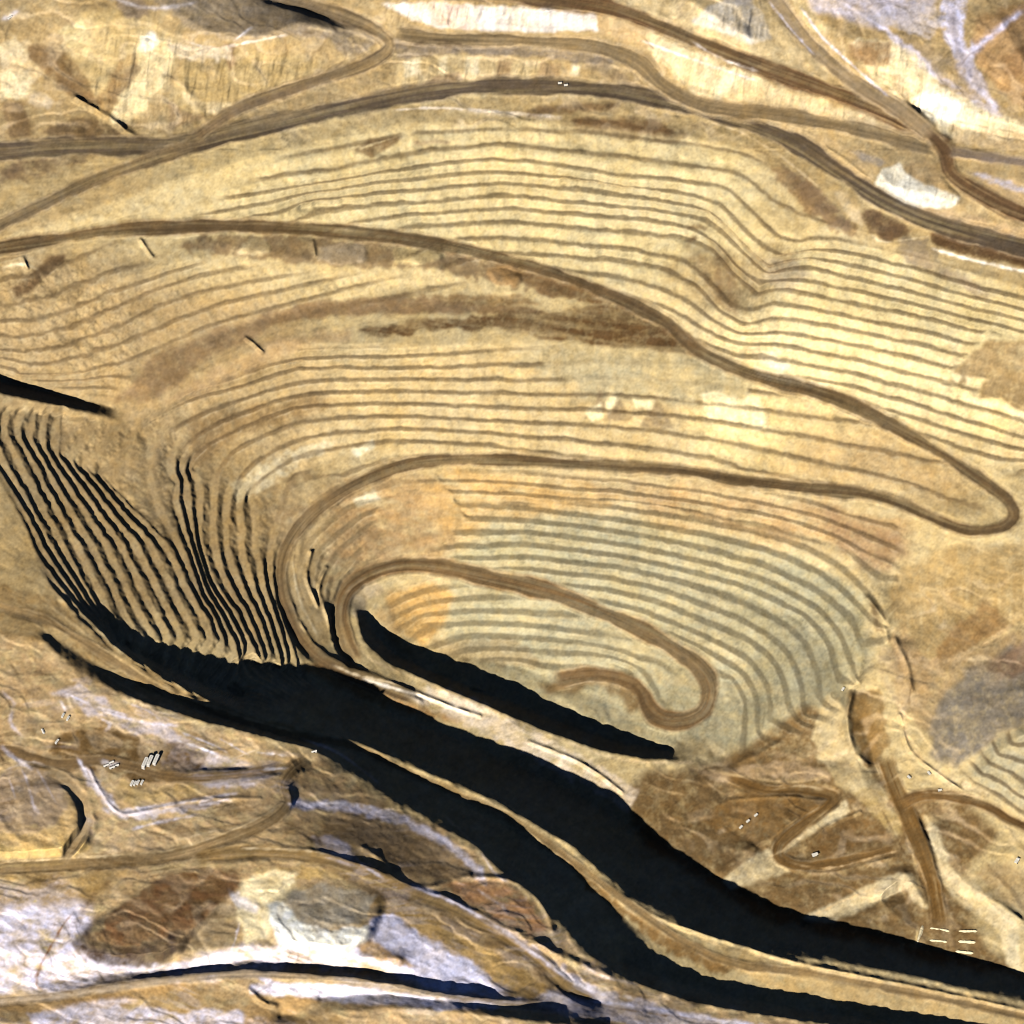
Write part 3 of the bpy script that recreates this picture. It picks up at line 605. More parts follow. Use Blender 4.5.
 ('S',(255,240,190),.9,1,1,[(758,354),(772,352),(790,366),(782,372),(760,364)],None), ('S',(255,242,196),.9,1,2,[(752,366),(800,378),(830,388),(800,388),(756,376)],None), ('S',(255,240,184),.8,3,4,[(700,392),(760,398),(770,430),(710,420)],'streak'),
 ('S',(255,240,180),.9,1,2,[(608,394),(618,396),(612,410),(606,408)],None), ('S',(255,240,180),.9,1,1,[(630,396),(656,400),(652,410),(636,408)],None), ('S',(255,240,180),.9,1,1,[(584,412),(600,402),(604,418),(592,422)],None),
 ('S',(255,236,176),.85,1,1,[(936,356),(950,362),(942,366)],None), ('S',(255,238,180),.9,1,1,[(950,372),(964,376),(956,384)],None), ('S',(255,238,180),.9,1,1,[(966,376),(974,380),(968,384)],None), ('S',(255,236,176),.9,1,1,[(958,398),(996,400),(990,408),(978,406)],None), ('S',(255,236,176),.9,1,1,[(1004,404),(1030,414),(1034,430),(1012,420)],None),
 ('S',(240,226,176),.7,3,4,[(232,485),(262,462),(300,446),(330,440),(336,448),(300,462),(262,490),(236,505)],'blot'), ('S',(248,238,190),.9,1,2,[(352,448),(372,440),(376,448),(356,458)],None), ('S',(240,230,184),.8,2,2,[(352,500),(374,490),(380,498),(358,508)],None),
 ('F',(140,112,68),.5,3,4,[(430,640),(520,640),(545,668),(500,666),(440,655)],None),
 ('F',(176,144,92),.8,2,3,[(886,640),(905,622),(918,650),(930,690),(915,700),(900,670)],'blot'), ('F',(120,96,62),.8,1,2,[(868,600),(878,606),(884,634),(876,632)],None),
 # near rim strip
 ('F',(196,168,108),1,3,4,[(-128,420),(0,470),(24,520),(36,560),(56,598),(20,600),(-128,570)],None),
 ('F',(178,146,88),1,3,4,[(-128,560),(0,585),(60,600),(125,655),(205,700),(300,730),(300,742),(200,722),(100,690),(44,645),(-128,630)],'long'),
 ('F',(146,110,56),.95,3,4,[(530,828),(560,850),(600,885),(640,920),(700,945),(740,966),(720,975),(680,958),(640,930),(600,898),(560,860)],None),
 ('F',(204,172,108),.9,4,4,[(720,948),(800,962),(1152,1030),(1152,1060),(800,1000),(740,975)],'blot'),
 # near plain
 ('F',(196,164,112),1,5,5,[(-128,625),(44,642),(110,692),(205,724),(310,750),(390,802),(475,848),(550,918),(620,980),(760,1015),(1152,1080),(1152,1152),(-128,1152)],'blot'),
 ('F',(124,90,40),.9,4,5,[(60,735),(100,730),(150,742),(205,745),(190,775),(150,785),(120,775),(70,772),(50,760)],'blot'),
 ('F',(120,88,42),.8,3,4,[(0,752),(30,762),(60,775),(50,768),(20,755),(0,742)],None),
 ('F',(200,192,196),.8,3,5,[(50,690),(80,685),(130,720),(170,728),(220,745),(200,750),(140,735),(90,712)],'blot'),
 ('F',(208,200,204),.75,3,5,[(160,760),(180,740),(240,760),(280,775),(230,790),(180,775)],'blot'),
 ('F',(180,160,140),.9,3,4,[(5,770),(40,766),(62,784),(62,812),(40,826),(5,822),(-30,800)],'streakw'),
 ('F',(206,174,98),.95,4,4,[(-30,826),(20,832),(60,828),(88,842),(60,858),(0,862),(-30,860)],None),
 ('F',(196,166,100),.8,3,4,[(110,790),(130,805),(160,800),(200,796),(190,785),(150,790),(120,780)],None),
 ('F',(206,200,206),.85,2,4,[(82,758),(92,775),(118,808),(135,812),(190,804),(230,796),(232,800),(140,820),(112,816),(84,778)],None),
 ('F',(216,214,232),.85,2,4,[(285,800),(330,802),(390,810),(440,835),(480,865),(490,890),(478,880),(440,846),(400,822),(330,810),(288,808)],None),
 ('F',(156,132,92),.9,4,4,[(320,815),(400,825),(450,850),(480,880),(440,876),(400,868),(360,845),(320,840)],'long'),
 ('F',(202,198,214),.9,3,4,[(312,840),(335,835),(350,850),(375,868),(350,870),(325,860)],'blot'),
 ('F',(198,164,100),.8,3,4,[(345,838),(380,862),(395,882),(370,870),(350,855)],None),
 ('F',(222,220,238),1,6,8,[(-128,900),(60,880),(90,905),(85,950),(180,965),(250,940),(330,950),(420,985),(500,1000),(520,980),(470,960),(430,930),(400,920),(400,960),(280,970),(-128,1010)],'blot'),
 ('F',(178,146,82),.9,5,6,[(-128,870),(130,868),(100,895),(60,905),(-128,925)],'blot'),
 ('F',(160,138,96),.9,4,4,[(196,930),(220,905),(240,895),(242,920),(235,945),(205,958),(180,962)],'blot'),
 ('F',(236,222,170),.9,4,5,[(240,880),(290,872),(300,890),(285,910),(270,930),(245,945),(238,915)],'blot'),
 ('S',(255,250,226),1,3,3,[(268,905),(285,900),(300,922),(330,930),(370,926),(368,935),(350,950),(310,952),(280,940)],None),
 ('F',(190,152,80),.9,3,4,[(365,890),(400,905),(440,920),(500,960),(545,985),(530,990),(480,965),(430,945),(390,930),(380,915)],'long'),
 ('F',(230,228,246),.95,4,5,[(370,920),(395,925),(440,945),(480,975),(500,985),(470,985),(420,975),(380,955)],'blot'),
 ('F',(206,200,214),.8,2,4,[(400,880),(430,892),(500,925),(560,965),(600,990),(590,995),(540,965),(480,925),(420,895)],None),
 ('F',(190,142,86),.9,3,4,[(440,885),(500,878),(530,900),(545,930),(510,925),(470,905)],'blot'),
 ('F',(176,146,92),.9,3,4,[(-128,990),(60,1000),(150,990),(240,990),(330,1005),(360,1040),(-128,1060)],'blot'),
 ('F',(218,217,236),.9,2,5,[(250,980),(330,985),(420,998),(520,1003),(560,1008),(420,1006),(300,998)],None),
 ('F',(218,217,236),.8,3,6,[(30,1010),(100,1000),(150,1010),(240,1015),(300,1024),(180,1035),(40,1030)],'blot'),
 ('F',(206,200,206),.9,3,5,[(520,990),(580,985),(640,1000),(720,1018),(800,1030),(700,1030),(600,1022),(540,1010)],'long'),
 ('F',(168,146,106),.9,2,3,[(898,28),(925,45),(960,62),(975,80),(990,108),(1024,124),(1100,130),(1000,114),(950,92),(930,66)],'blot'),
 ('S',(250,232,178),.95,1,2,[(848,42),(860,38),(895,42),(925,62),(933,84),(960,95),(1000,116),(1030,126),(1030,140),(980,141),(945,136),(918,112),(900,90),(880,70)],'streak'),
 ('F',(158,124,78),.95,1,2,[(848,44),(862,40),(892,42),(888,66),(872,66),(856,58)],None), ('S',(214,184,128),.8,2,3,[(880,70),(905,80),(918,98),(905,104)],'streak'),
 ('S',(255,248,216),1,1,2,[(910,100),(930,92),(948,94),(966,104),(950,126),(932,122)],None), ('S',(224,194,138),.9,2,3,[(950,126),(1000,132),(1152,150),(1152,170),(1000,150),(955,142)],'blot'),
 ('F',(104,80,52),.95,1,1,[(932,134),(948,133),(957,146),(952,170),(944,174),(938,152)],None), ('F',(196,166,112),.9,1,2,[(956,178),(1000,178),(1152,195),(1152,210),(1024,204),(975,190)],'blot'), ('F',(190,184,190),.8,1,3,[(965,172),(1000,178),(1040,190),(1040,196),(990,184)],'blot'),
 ('S',(255,248,216),1,1,1,[(874,184),(884,170),(900,162),(903,172),(915,180),(940,190),(960,198),(950,208),(920,208),(890,200)],None), ('S',(216,182,126),.9,1,2,[(900,206),(950,210),(1024,230),(1152,262),(1152,274),(960,227)],'blot'),
 ('F',(186,160,110),.9,1,2,[(800,128),(830,138),(870,160),(880,172),(868,186),(840,170),(812,148)],'blot'), ('F',(150,140,124),.8,1,2,[(848,150),(870,154),(886,162),(880,166),(860,160)],None),
 ('F',(138,112,78),.95,1,2,[(780,166),(800,172),(828,196),(850,222),(850,232),(835,228),(812,210),(790,184)],'blot'), ('S',(232,206,150),.9,1,1,[(832,190),(842,194),(858,212),(862,226),(852,222)],None),
 ('F',(116,90,60),.95,1,2,[(864,208),(884,216),(906,228),(900,236),(886,242),(872,230)],None), ('F',(150,132,100),.9,1,2,[(895,240),(925,238),(930,262),(960,275),(990,296),(985,300),(940,275),(905,262)],'blot'),
 ('F',(104,76,44),.95,1,1,[(930,232),(960,236),(1000,244),(1152,276),(1152,290),(1010,262),(960,252),(936,246)],None),
 ('F',(186,148,94),.9,2,3,[(978,26),(1040,0),(1152,0),(1152,130),(1040,116),(1005,96),(982,70),(972,52)],'blot'), ('F',(150,112,66),.8,2,3,[(1000,60),(1030,40),(1060,50),(1030,70),(1010,80)],None),
 ('F',(190,184,184),.8,1,3,[(855,18),(900,8),(936,4),(942,20),(930,40),(905,30)],'blot'),
 # crisp pieces of the near plain
 ('F',(128,98,52),.95,1,3,[(60,734),(100,728),(150,740),(200,742),(212,752),(196,772),(170,782),(140,790),(120,772),(90,764),(60,764),(48,752)],'blot'),
 ('F',(130,100,56),.9,1,2,[(-30,735),(6,742),(30,756),(70,762),(90,752),(96,758),(74,772),(40,768),(10,756),(-30,750)],None),
 ('F',(214,182,106),.95,1,2,[(-30,840),(10,848),(50,848),(76,838),(90,848),(62,866),(0,868),(-30,868)],None), ('F',(176,150,110),.95,1,2,[(-30,776),(5,772),(40,768),(62,786),(68,808),(52,828),(20,836),(-30,832)],'blot'), ('F',(200,166,102),.9,1,2,[(66,784),(76,800),(82,826),(90,842),(76,838),(52,846),(10,846),(-30,838),(-30,832),(20,836),(52,828),(68,808)],None), ('F',(128,100,60),.9,1,1,[(72,798),(80,802),(92,818),(94,836),(88,836),(84,820)],None),
 ('F',(208,174,100),.95,1,2,[(256,872),(300,866),(340,870),(396,880),(388,885),(330,878),(284,880),(262,888)],None),
 ('F',(222,222,244),.95,1,3,[(372,918),(392,914),(420,935),(452,955),(480,975),(498,990),(470,991),(420,984),(380,966),(345,957),(330,950),(350,945),(366,930)],None),
 ('F',(194,158,90),.95,1,2,[(390,906),(420,908),(450,923),(490,943),(520,963),(548,992),(532,999),(500,987),(480,966),(450,946),(415,929)],None), ('F',(186,146,76),.9,1,2,[(352,944),(366,938),(400,956),(420,968),(395,966),(368,956)],None),
 ('F',(156,128,84),.95,1,2,[(306,856),(360,868),(410,888),(450,904),(500,933),(548,966),(578,992),(562,994),(520,964),(470,936),(420,914),(380,898),(340,878)],'long'),
 ('F',(200,150,100),.95,1,2,[(448,884),(490,880),(522,895),(546,930),(530,935),(500,920),(470,905)],'blot'), ('F',(160,134,94),.95,1,2,[(330,815),(400,825),(440,845),(480,876),(470,881),(430,877),(395,869),(370,846),(345,836)],'long'),
 ('F',(226,226,246),.95,1,2,[(250,984),(300,984),(380,989),(430,1000),(482,1006),(440,1009),(380,1001),(300,996),(250,994)],'blot'), ('F',(190,152,92),.9,1,2,[(250,996),(330,1000),(300,1008),(280,1030),(240,1030)],'blot'),
 ('F',(220,218,232),.85,1,3,[(90,955),(120,966),(180,964),(240,948),(250,958),(200,970),(120,976),(60,986)],'blot'), ('F',(200,160,96),.9,1,2,[(-60,996),(60,996),(140,986),(200,980),(190,990),(110,1004),(40,1012),(-60,1012)],None),
]
TEX = {
 'streak': 0.88 + 0.3 * streak, 'streakw': 0.85 + 0.35 * fbm(9, 50, octv=3, seed=230), 'long': 0.9 + 0.3 * nlong,
 'blot': np.clip(0.85 + 0.75 * fbm(12, 7, octv=4, seed=231), 0, 1), 'redmix': np.clip(0.7 + 0.8 * fbm(30, 8, octv=4, seed=232, ang=0.15), 0, 1.0),
}
ZTEX = np.clip(0.94 + 0.28 * fbm(9, octv=4, seed=233) + 0.15 * fbm(3, octv=2, seed=234), 0.4, 1)
def paint_zones():
    for kd, c, st, fe, wp, pts, tx in ZONES:
        fe = max(1, int(fe * 0.6)) if fe < 9 else fe
        m = st * poly_mask(pts, fe, wp, 7 if wp < 5 else 18)
        m = m * ZTEX
        if tx: m = np.clip(m * np.clip(TEX[tx], 0, 1.15), 0, 1)
        paint(colr_of(kd, c), m)
paint_zones()
# heaps
HTOP = [
 (0,('F',(146,104,62)),[(96,936),(110,915),(140,890),(175,872),(210,868),(238,876),(240,888),(218,906),(196,926),(176,932),(160,940),(130,946),(104,944)],2,4),
 (0,('S',(104,84,70)),[(70,946),(86,930),(102,944),(130,946),(162,939),(177,929),(190,938),(184,952),(152,966),(110,968),(82,960)],2,3),
 (0,('S',(180,146,98)),[(182,932),(190,926),(196,934),(188,942)],1,1),
 (1,('F',(240,224,170)),[(244,884),(262,872),(300,870),(290,888),(274,904),(262,930),(246,944),(238,914)],2,3),
 (1,('F',(255,252,232)),[(266,906),(282,900),(298,921),(330,930),(366,927),(372,934),(350,952),(310,955),(278,943)],1,2),
 (1,('F',(232,224,214)),[(228,890),(246,896),(262,908),(256,916),(240,906)],1,3),
 (1,('F',(192,180,150)),[(285,905),(290,893),(320,883),(360,890),(378,896),(372,906),(366,918),(345,926),(315,928),(298,922)],2,3),
 (4,('S',(218,196,140)),[(250,240),(262,238),(272,246),(270,254),(250,256),(236,252)],2,2),
 (5,('F',(180,160,122)),[(320,246),(345,242),(366,246),(368,260),(340,266),(316,260)],2,2),
 (6,('S',(226,200,132)),[(394,250),(420,244),(440,248),(446,258),(420,266),(394,264)],2,2),
 (7,('S',(200,158,96)),[(486,270),(505,266),(522,276),(516,286),(495,286)],2,3),
]
for i, (kd, c), pts, fe, wp in HTOP:
    paint(colr_of(kd, c), poly_mask(pts, 1, wp) * np.clip(0.85 + 0.3 * n3, 0, 1))
# brown rubble on bench floors and toes, their dimness and lip highlight painted in
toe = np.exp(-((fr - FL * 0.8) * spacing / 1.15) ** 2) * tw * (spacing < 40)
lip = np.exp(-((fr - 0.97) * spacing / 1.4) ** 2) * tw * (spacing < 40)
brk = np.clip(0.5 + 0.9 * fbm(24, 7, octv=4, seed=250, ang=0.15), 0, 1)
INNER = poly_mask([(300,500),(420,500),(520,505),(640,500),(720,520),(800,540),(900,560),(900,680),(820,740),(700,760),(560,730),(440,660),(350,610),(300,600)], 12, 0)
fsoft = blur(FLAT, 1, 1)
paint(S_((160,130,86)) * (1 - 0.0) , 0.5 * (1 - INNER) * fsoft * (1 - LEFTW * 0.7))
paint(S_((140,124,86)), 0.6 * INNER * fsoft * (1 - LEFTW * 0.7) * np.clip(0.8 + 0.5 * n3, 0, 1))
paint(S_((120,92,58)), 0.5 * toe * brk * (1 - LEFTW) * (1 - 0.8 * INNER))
paint(S_((250,236,190)), 0.14 * lip * np.clip(0.5 + n3, 0, 1) * (1 - LEFTW))  # painted highlight along the bench lips
# roads with wheel ruts and graded edges
for i, (nm, w, fl, c, pts) in enumerate(ROADS):
    m, S, A, hw, fade = ROADM[i]
    r = fbm(1, octv=2, seed=300 + i, x=S / 1.6, y=A / 110)
    g = fbm(1, octv=3, seed=330 + i, x=S / 5, y=A / 45)
    base = colr_of(fl, c)
    paint(base, m * np.clip(0.9 + 0.35 * fbm(1, octv=3, seed=360 + i, x=S / 3.0, y=A / 90), 0.45, 1))
    COL *= 1 + (m * np.clip(0.24 * r + 0.18 * g, -0.5, 0.5))[..., None]
    e = np.exp(-((np.abs(S) - hw - 0.6) / 1.0) ** 2) * (S != 0)
    paint(F_((206,180,130)), 0.3 * e * fade * np.clip(0.5 + fbm(14, octv=3, seed=350 + i), 0, 1))
# salt crusts that follow the ground
lowf = fbm(55, 30, octv=3, seed=410)
hm = np.zeros((N, N), np.float32)
for q in heap_masks[:3]: hm = np.maximum(hm, blur(q, 2))
salt = plain * (1 - hm) * sstep(0.2, 0.9, ALONG + 0.9 * lowf) * sstep(0.1, 0.7, lowf)
paint(F_((214,206,208)), 0.2 * salt)
paint(F_((132,102,56)), 0.5 * plain * sstep(0.2, 0.8, -ALONG - 0.5 * lowf) * sstep(0.0, 0.6, -lowf))
# thin marks: graded banks, salt crusts, wheel tracks, scree lips, a painted lit rim (points, half width, kind, colour, strength)
MARKS = [
 ([(392,110),(440,108),(500,112),(560,117)],1.2,'F',(238,222,190),.8), ([(520,118),(560,108),(620,104)],4,'F',(116,90,56),.8),
 ([(560,122),(600,122),(680,133)],5,'F',(112,80,46),.7), ([(680,230),(700,226),(712,234)],2.5,'F',(110,74,36),.9), ([(686,250),(690,240),(700,236)],3,'F',(110,74,36),.9),
 ([(930,248),(980,262),(1060,278)],1.5,'F',(250,240,214),.9), ([(838,190),(855,205),(862,228)],3,'S',(232,206,150),.8), ([(868,232),(885,242),(930,236)],1.2,'S',(240,220,170),.7),
 ([(800,6),(823,38),(858,70),(890,98)],1.3,'F',(214,212,226),.8), ([(768,0),(790,28),(815,56)],1.2,'F',(206,206,222),.8),
 ([(820,-10),(870,20),(900,40)],1.8,'F',(214,214,236),.7), ([(970,54),(990,36),(1024,10)],3,'F',(214,214,240),.9), ([(950,0),(955,30),(965,60),(975,90)],4,'F',(214,214,240),.7),
 ([(955,62),(980,90),(1000,112)],3,'F',(206,206,230),.7), ([(952,5),(956,40),(968,70),(985,96)],3,'F',(112,96,80),.6),
 ([(640,40),(700,62),(760,82)],1.3,'F',(230,226,220),.6), ([(690,40),(720,58),(760,72)],1.3,'F',(236,226,210),.6),
 ([(0,20),(10,16),(20,10)],2.5,'F',(226,226,232),.8), ([(235,40),(248,30),(254,28)],1.5,'F',(230,230,236),.8), ([(100,-6),(150,8),(200,2)],2,'F',(214,208,206),.6),
 ([(440,-2),(500,2),(560,6)],2,'F',(90,60,50),.6), ([(398,54),(430,40),(470,46)],1,'F',(110,90,64),.6), ([(440,46),(455,48),(466,60)],1,'F',(110,90,64),.5),
 ([(355,150),(400,136)],1,'F',(230,210,150),.4), ([(0,268),(20,264),(40,270)],1.5,'F',(240,222,170),.6),
 ([(360,678),(400,690),(440,702),(470,714)],1.4,'F',(250,240,214),.9), ([(355,640),(372,660),(430,684),(490,708),(540,732),(600,754),(640,762),(700,762)],1.3,'S',(250,220,160),.8),  # includes the lit edge of the inner rim, painted as a bright line
 ([(330,664),(360,676),(400,684)],1.3,'F',(236,214,166),.7), ([(292,560),(300,600),(320,640)],1.2,'F',(230,214,166),.6), ([(302,520),(294,560),(300,590),(314,628)],1.0,'F',(120,100,66),.5),
 ([(700,768),(740,776),(790,782),(830,776)],1.5,'F',(206,176,120),.7), ([(770,790),(800,786),(826,790)],1.3,'F',(200,176,126),.7), ([(786,862),(830,868),(900,850)],1,'F',(214,180,122),.8),
 ([(800,836),(815,820),(830,808)],1.3,'F',(200,170,112),.7), ([(890,782),(905,772),(920,786)],1.5,'F',(214,186,130),.6), ([(900,700),(908,740),(925,762),(960,788)],1.8,'F',(226,196,140),.8),
 ([(812,916),(850,898),(880,886)],1,'F',(214,180,122),.8), ([(930,840),(934,870),(938,905)],1.3,'F',(190,160,104),.5), ([(912,848),(918,880),(928,905)],1.3,'F',(196,170,116),.7),
 ([(918,926),(916,946)],1.3,'F',(214,186,120),.9), ([(988,800),(960,794),(920,792)],1,'F',(210,180,126),.7),
 ([(50,606),(110,652),(170,690),(240,716),(300,733)],1.2,'F',(222,190,126),.7), ([(40,612),(100,660),(160,696)],1,'F',(120,92,48),.6), ([(30,620),(90,664),(150,700),(200,714)],1,'F',(214,182,118),.6), ([(0,596),(50,614)],2,'F',(126,98,54),.5),
 ([(640,905),(700,938),(760,956),(830,968)],1.2,'F',(222,190,126),.7), ([(500,800),(560,842),(600,878)],1.3,'F',(226,196,130),.7),
 ([(60,690),(90,704),(130,716)],1.3,'F',(226,222,236),.8), ([(90,706),(140,722),(180,726)],1.6,'F',(226,222,236),.8), ([(120,700),(150,712),(160,720)],1.2,'F',(214,206,214),.6), ([(170,738),(200,748),(220,756)],1.2,'F',(232,232,240),.8), ([(180,732),(220,748),(230,756)],1,'F',(232,232,240),.7),
 ([(0,745),(14,758),(34,770)],2.0,'F',(222,218,230),.8), ([(0,772),(30,762),(50,768)],1.3,'F',(214,200,180),.7), ([(260,770),(290,768)],1.3,'F',(232,232,238),.7), ([(255,752),(290,756)],1.2,'F',(236,232,230),.8), ([(300,738),(340,754),(380,784)],1.2,'F',(226,214,196),.7),
 ([(76,756),(88,775),(104,795),(120,809)],1.6,'F',(226,220,224),.9), ([(120,810),(160,806),(200,799),(240,793)],1.6,'F',(226,220,224),.8), ([(130,830),(160,822),(200,814)],1.6,'F',(222,218,226),.7), ([(240,848),(300,850),(330,854)],1.2,'F',(226,206,160),.8),
 ([(286,802),(300,806),(340,803),(380,809)],1.8,'F',(232,230,240),.9), ([(390,812),(430,832),(462,852),(478,872)],2.2,'F',(226,224,240),.9), ([(315,832),(322,845),(328,852)],1.3,'F',(90,70,40),.8),
 ([(410,885),(450,900),(490,922),(530,950),(560,972),(600,996)],2.0,'F',(224,222,240),.9), ([(335,838),(360,862),(385,880)],1.5,'F',(214,210,222),.8),
 ([(475,888),(500,905),(510,916)],1.6,'F',(226,214,206),.8), ([(410,918),(440,934),(460,942)],1,'F',(110,84,44),.8), ([(400,848),(440,868),(455,876)],1,'F',(116,92,56),.6), ([(420,850),(446,874)],1,'F',(116,92,56),.5),
 ([(0,906),(30,918),(72,912)],2,'F',(222,222,240),.8), ([(74,912),(60,930),(36,978),(46,994)],1.5,'F',(160,110,60),.9), ([(78,950),(100,966),(150,970)],2.5,'F',(214,212,230),.7),
 ([(120,872),(90,900),(70,935)],3.5,'F',(130,98,54),.7), ([(100,918),(140,890),(170,872),(205,872)],1.6,'F',(214,184,126),.8), ([(210,876),(236,870),(238,864)],3,'F',(124,84,40),.8),
 ([(250,990),(330,988),(430,1000),(500,1006)],3,'F',(226,224,240),.8), ([(40,1018),(90,1004),(140,1000)],3,'F',(218,214,226),.7), ([(120,1020),(140,1008),(148,1000)],2,'F',(222,220,236),.6),
 ([(560,1000),(640,1006),(700,1018),(760,1026)],2,'F',(222,220,236),.8), ([(540,985),(580,1000),(640,1012),(720,1022)],1.2,'F',(150,116,66),.7), ([(545,955),(580,985),(640,1000)],2,'F',(226,216,206),.7), ([(580,960),(600,975),(640,985)],1.5,'F',(214,204,196),.7),
 ([(240,920),(234,945),(228,955)],1.3,'F',(226,224,236),.7), ([(20,765),(28,785),(36,815)],1.2,'F',(214,206,210),.6), ([(36,768),(46,785),(58,806)],1.2,'F',(222,216,224),.6), ([(8,775),(16,800)],1,'F',(222,216,224),.5), ([(30,800),(40,815)],1.4,'F',(222,216,224),.6),
 ([(0,862),(60,859),(120,855),(170,850),(216,836),(262,816),(281,803)],1.2,'F',(222,196,140),.6), ([(0,874),(60,871),(120,868),(176,862)],1.0,'F',(110,84,44),.7), ([(176,862),(220,848),(270,826),(292,806)],1.0,'F',(112,86,46),.6),
 ([(96,790),(106,806),(116,822),(112,836),(90,852)],1.6,'F',(214,184,120),.7), ([(84,766),(94,784),(106,802)],1,'F',(112,86,48),.6), ([(250,862),(320,864),(370,880),(420,900)],1.2,'F',(214,184,120),.6), ([(200,856),(250,846),(300,846),(340,852)],1,'F',(116,90,50),.6),
 ([(170,842),(210,832),(250,826)],1,'F',(224,200,150),.5), ([(300,830),(310,840),(318,850)],1.2,'F',(112,86,48),.7), ([(230,760),(250,752),(262,748)],1,'F',(224,206,170),.6), ([(180,776),(220,768),(260,764)],1.2,'F',(216,184,124),.6), ([(230,784),(262,780),(280,776)],1.2,'F',(216,188,136),.6),
 ([(0,655),(20,650),(34,664),(30,680)],1.5,'F',(220,192,130),.7), ([(4,660),(14,668),(22,684)],1.5,'F',(108,80,44),.7), ([(0,690),(14,704),(10,722),(24,738)],1.8,'F',(214,206,214),.6), ([(30,700),(40,716),(36,730)],1.3,'F',(220,190,130),.6), ([(60,700),(66,712)],1.5,'F',(236,232,236),.7), ([(72,708),(84,716)],1.5,'F',(220,196,130),.7), ([(95,716),(110,724),(104,732)],1.4,'F',(226,220,224),.6),
 ([(100,760),(112,766),(120,762)],2.2,'F',(232,228,226),.8), ([(190,700),(214,712),(236,722)],1,'F',(110,84,46),.5), ([(205,740),(226,752),(240,762)],1,'F',(112,86,50),.6), ([(215,736),(236,748),(250,756)],1.1,'F',(236,232,238),.7),
 ([(480,850),(494,872),(510,884)],1.6,'F',(232,222,214),.8), ([(440,812),(460,830),(478,848)],1.2,'F',(226,200,150),.6), ([(560,930),(590,962),(640,990),(700,1008)],1.6,'F',(224,196,150),.7), ([(520,944),(560,964),(600,984),(650,1000)],1.2,'F',(116,88,48),.6),
 ([(640,780),(660,790),(690,796)],1.2,'F',(206,176,120),.6), ([(660,812),(680,822),(700,820)],1.5,'F',(206,176,126),.5), ([(700,776),(720,792),(740,800)],1.2,'F',(196,164,110),.6), ([(760,862),(790,846),(812,826)],1.2,'F',(214,186,130),.6), ([(880,806),(892,830),(908,860)],1.1,'F',(108,80,42),.6),
 ([(960,560),(940,580),(905,600)],1,'S',(226,198,136),.4), ([(1020,620),(980,646),(940,664)],2.2,'S',(224,192,134),.8), ([(880,604),(890,632),(900,652)],1.2,'F',(110,84,52),.6), ([(904,650),(912,676),(908,706)],1.2,'F',(112,86,52),.6),
 ([(150,100),(166,84),(184,60)],1.2,'S',(190,160,100),.6), ([(120,110),(136,88),(150,62)],1.4,'S',(196,164,106),.5), ([(60,60),(80,84),(104,100)],1.1,'F',(100,78,48),.6), ([(180,40),(214,48),(250,42),(290,34)],1.3,'F',(224,214,196),.6), ([(290,30),(330,38),(346,56),(330,72)],1.2,'F',(118,98,70),.6), ([(300,26),(345,36),(356,54)],1,'F',(214,190,140),.6),
 ([(640,34),(664,60),(690,92)],1,'F',(112,90,64),.6), ([(560,48),(600,52),(626,66),(646,88)],1,'F',(112,90,64),.6), ([(400,44),(470,46),(520,50)],1,'F',(118,98,72),.5), ([(700,120),(740,132),(780,156),(820,188)],1.2,'F',(220,196,146),.6), ([(730,142),(770,156),(800,180)],1.4,'F',(118,92,60),.5),
 ([(956,180),(985,206),(1024,228)],1.2,'F',(112,88,58),.6), ([(950,120),(980,126),(1024,134)],1,'F',(150,120,76),.5),
]
MN1 = 0.8 * fbm(5, octv=2, seed=401); MN2 = np.clip(0.75 + 0.7 * fbm(11, octv=3, seed=402), 0.1, 1)
for pts, hw, kd, c, st in MARKS:
    D, S, Z, A = line_field(pts, hw * 3 + 3)
    tot = float(A[D < 2].max()) if (D < 2).any() else 1.0
    D = D + MN1
    mk = st * np.exp(-(np.maximum(D, 0) / hw) ** 2) * sstep(-1, min(10, tot / 3), A) * sstep(-1, min(10, tot / 3), tot - A) * MN2
    paint(colr_of(kd, c), np.where(D < 1e3, mk, 0))
# loose pale edge and dark foot of the low banks
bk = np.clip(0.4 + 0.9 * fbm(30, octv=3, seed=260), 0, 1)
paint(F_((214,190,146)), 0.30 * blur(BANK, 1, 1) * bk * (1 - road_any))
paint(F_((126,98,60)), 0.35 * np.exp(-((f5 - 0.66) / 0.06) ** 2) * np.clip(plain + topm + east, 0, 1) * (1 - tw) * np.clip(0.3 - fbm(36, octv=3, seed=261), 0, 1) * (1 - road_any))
mot = sstep(0.15, 0.35, fbm(7, 4.5, octv=3, seed=262, ang=0.2)) - sstep(0.15, 0.35, fbm(6, 4, octv=3, seed=263, ang=-0.3))
# mottling of the whole surface
kb = np.floor(zt)
blk = (vnoise(UU / 11 + kb * 5.1, kb * 7.37 + VV / 60, 5) * 2 - 1) * 0.6 + (vnoise(UU / 4.5 + kb * 3.3, kb * 3.71 + VV / 30, 9) * 2 - 1) * 0.4
topz = (1 - sstep(130, 175, VV)) * (1 - road_any)
val = 1 + 0.07 * mot * (1 - 0.5 * tw) + 0.10 * n1 + 0.13 * n2 + 0.12 * n3 + 0.12 * n4 + 0.2 * tw * blk + 0.09 * topz * DOWN + (0.09 * DOWN * (0.4 + 0.7 * spill) * (1 - 0.5 * road_any) + 0.07 * ALONG * (1 - tw) * (1 - 0.5 * plain) * (1 - 0.6 * topz) + 0.05 * ALONG * tw) * (1 - 0.6 * road_any)
val = val + 0.06 * (np.random.RandomState(3).rand(N, N).astype(np.float32) * 2 - 1) * 1.7
COL *= np.clip(val, 0.45, 1.6)[..., None]
hue = 0.05 * fbm(40, octv=4, seed=240) + 0.05 * fbm(6, octv=3, seed=241)
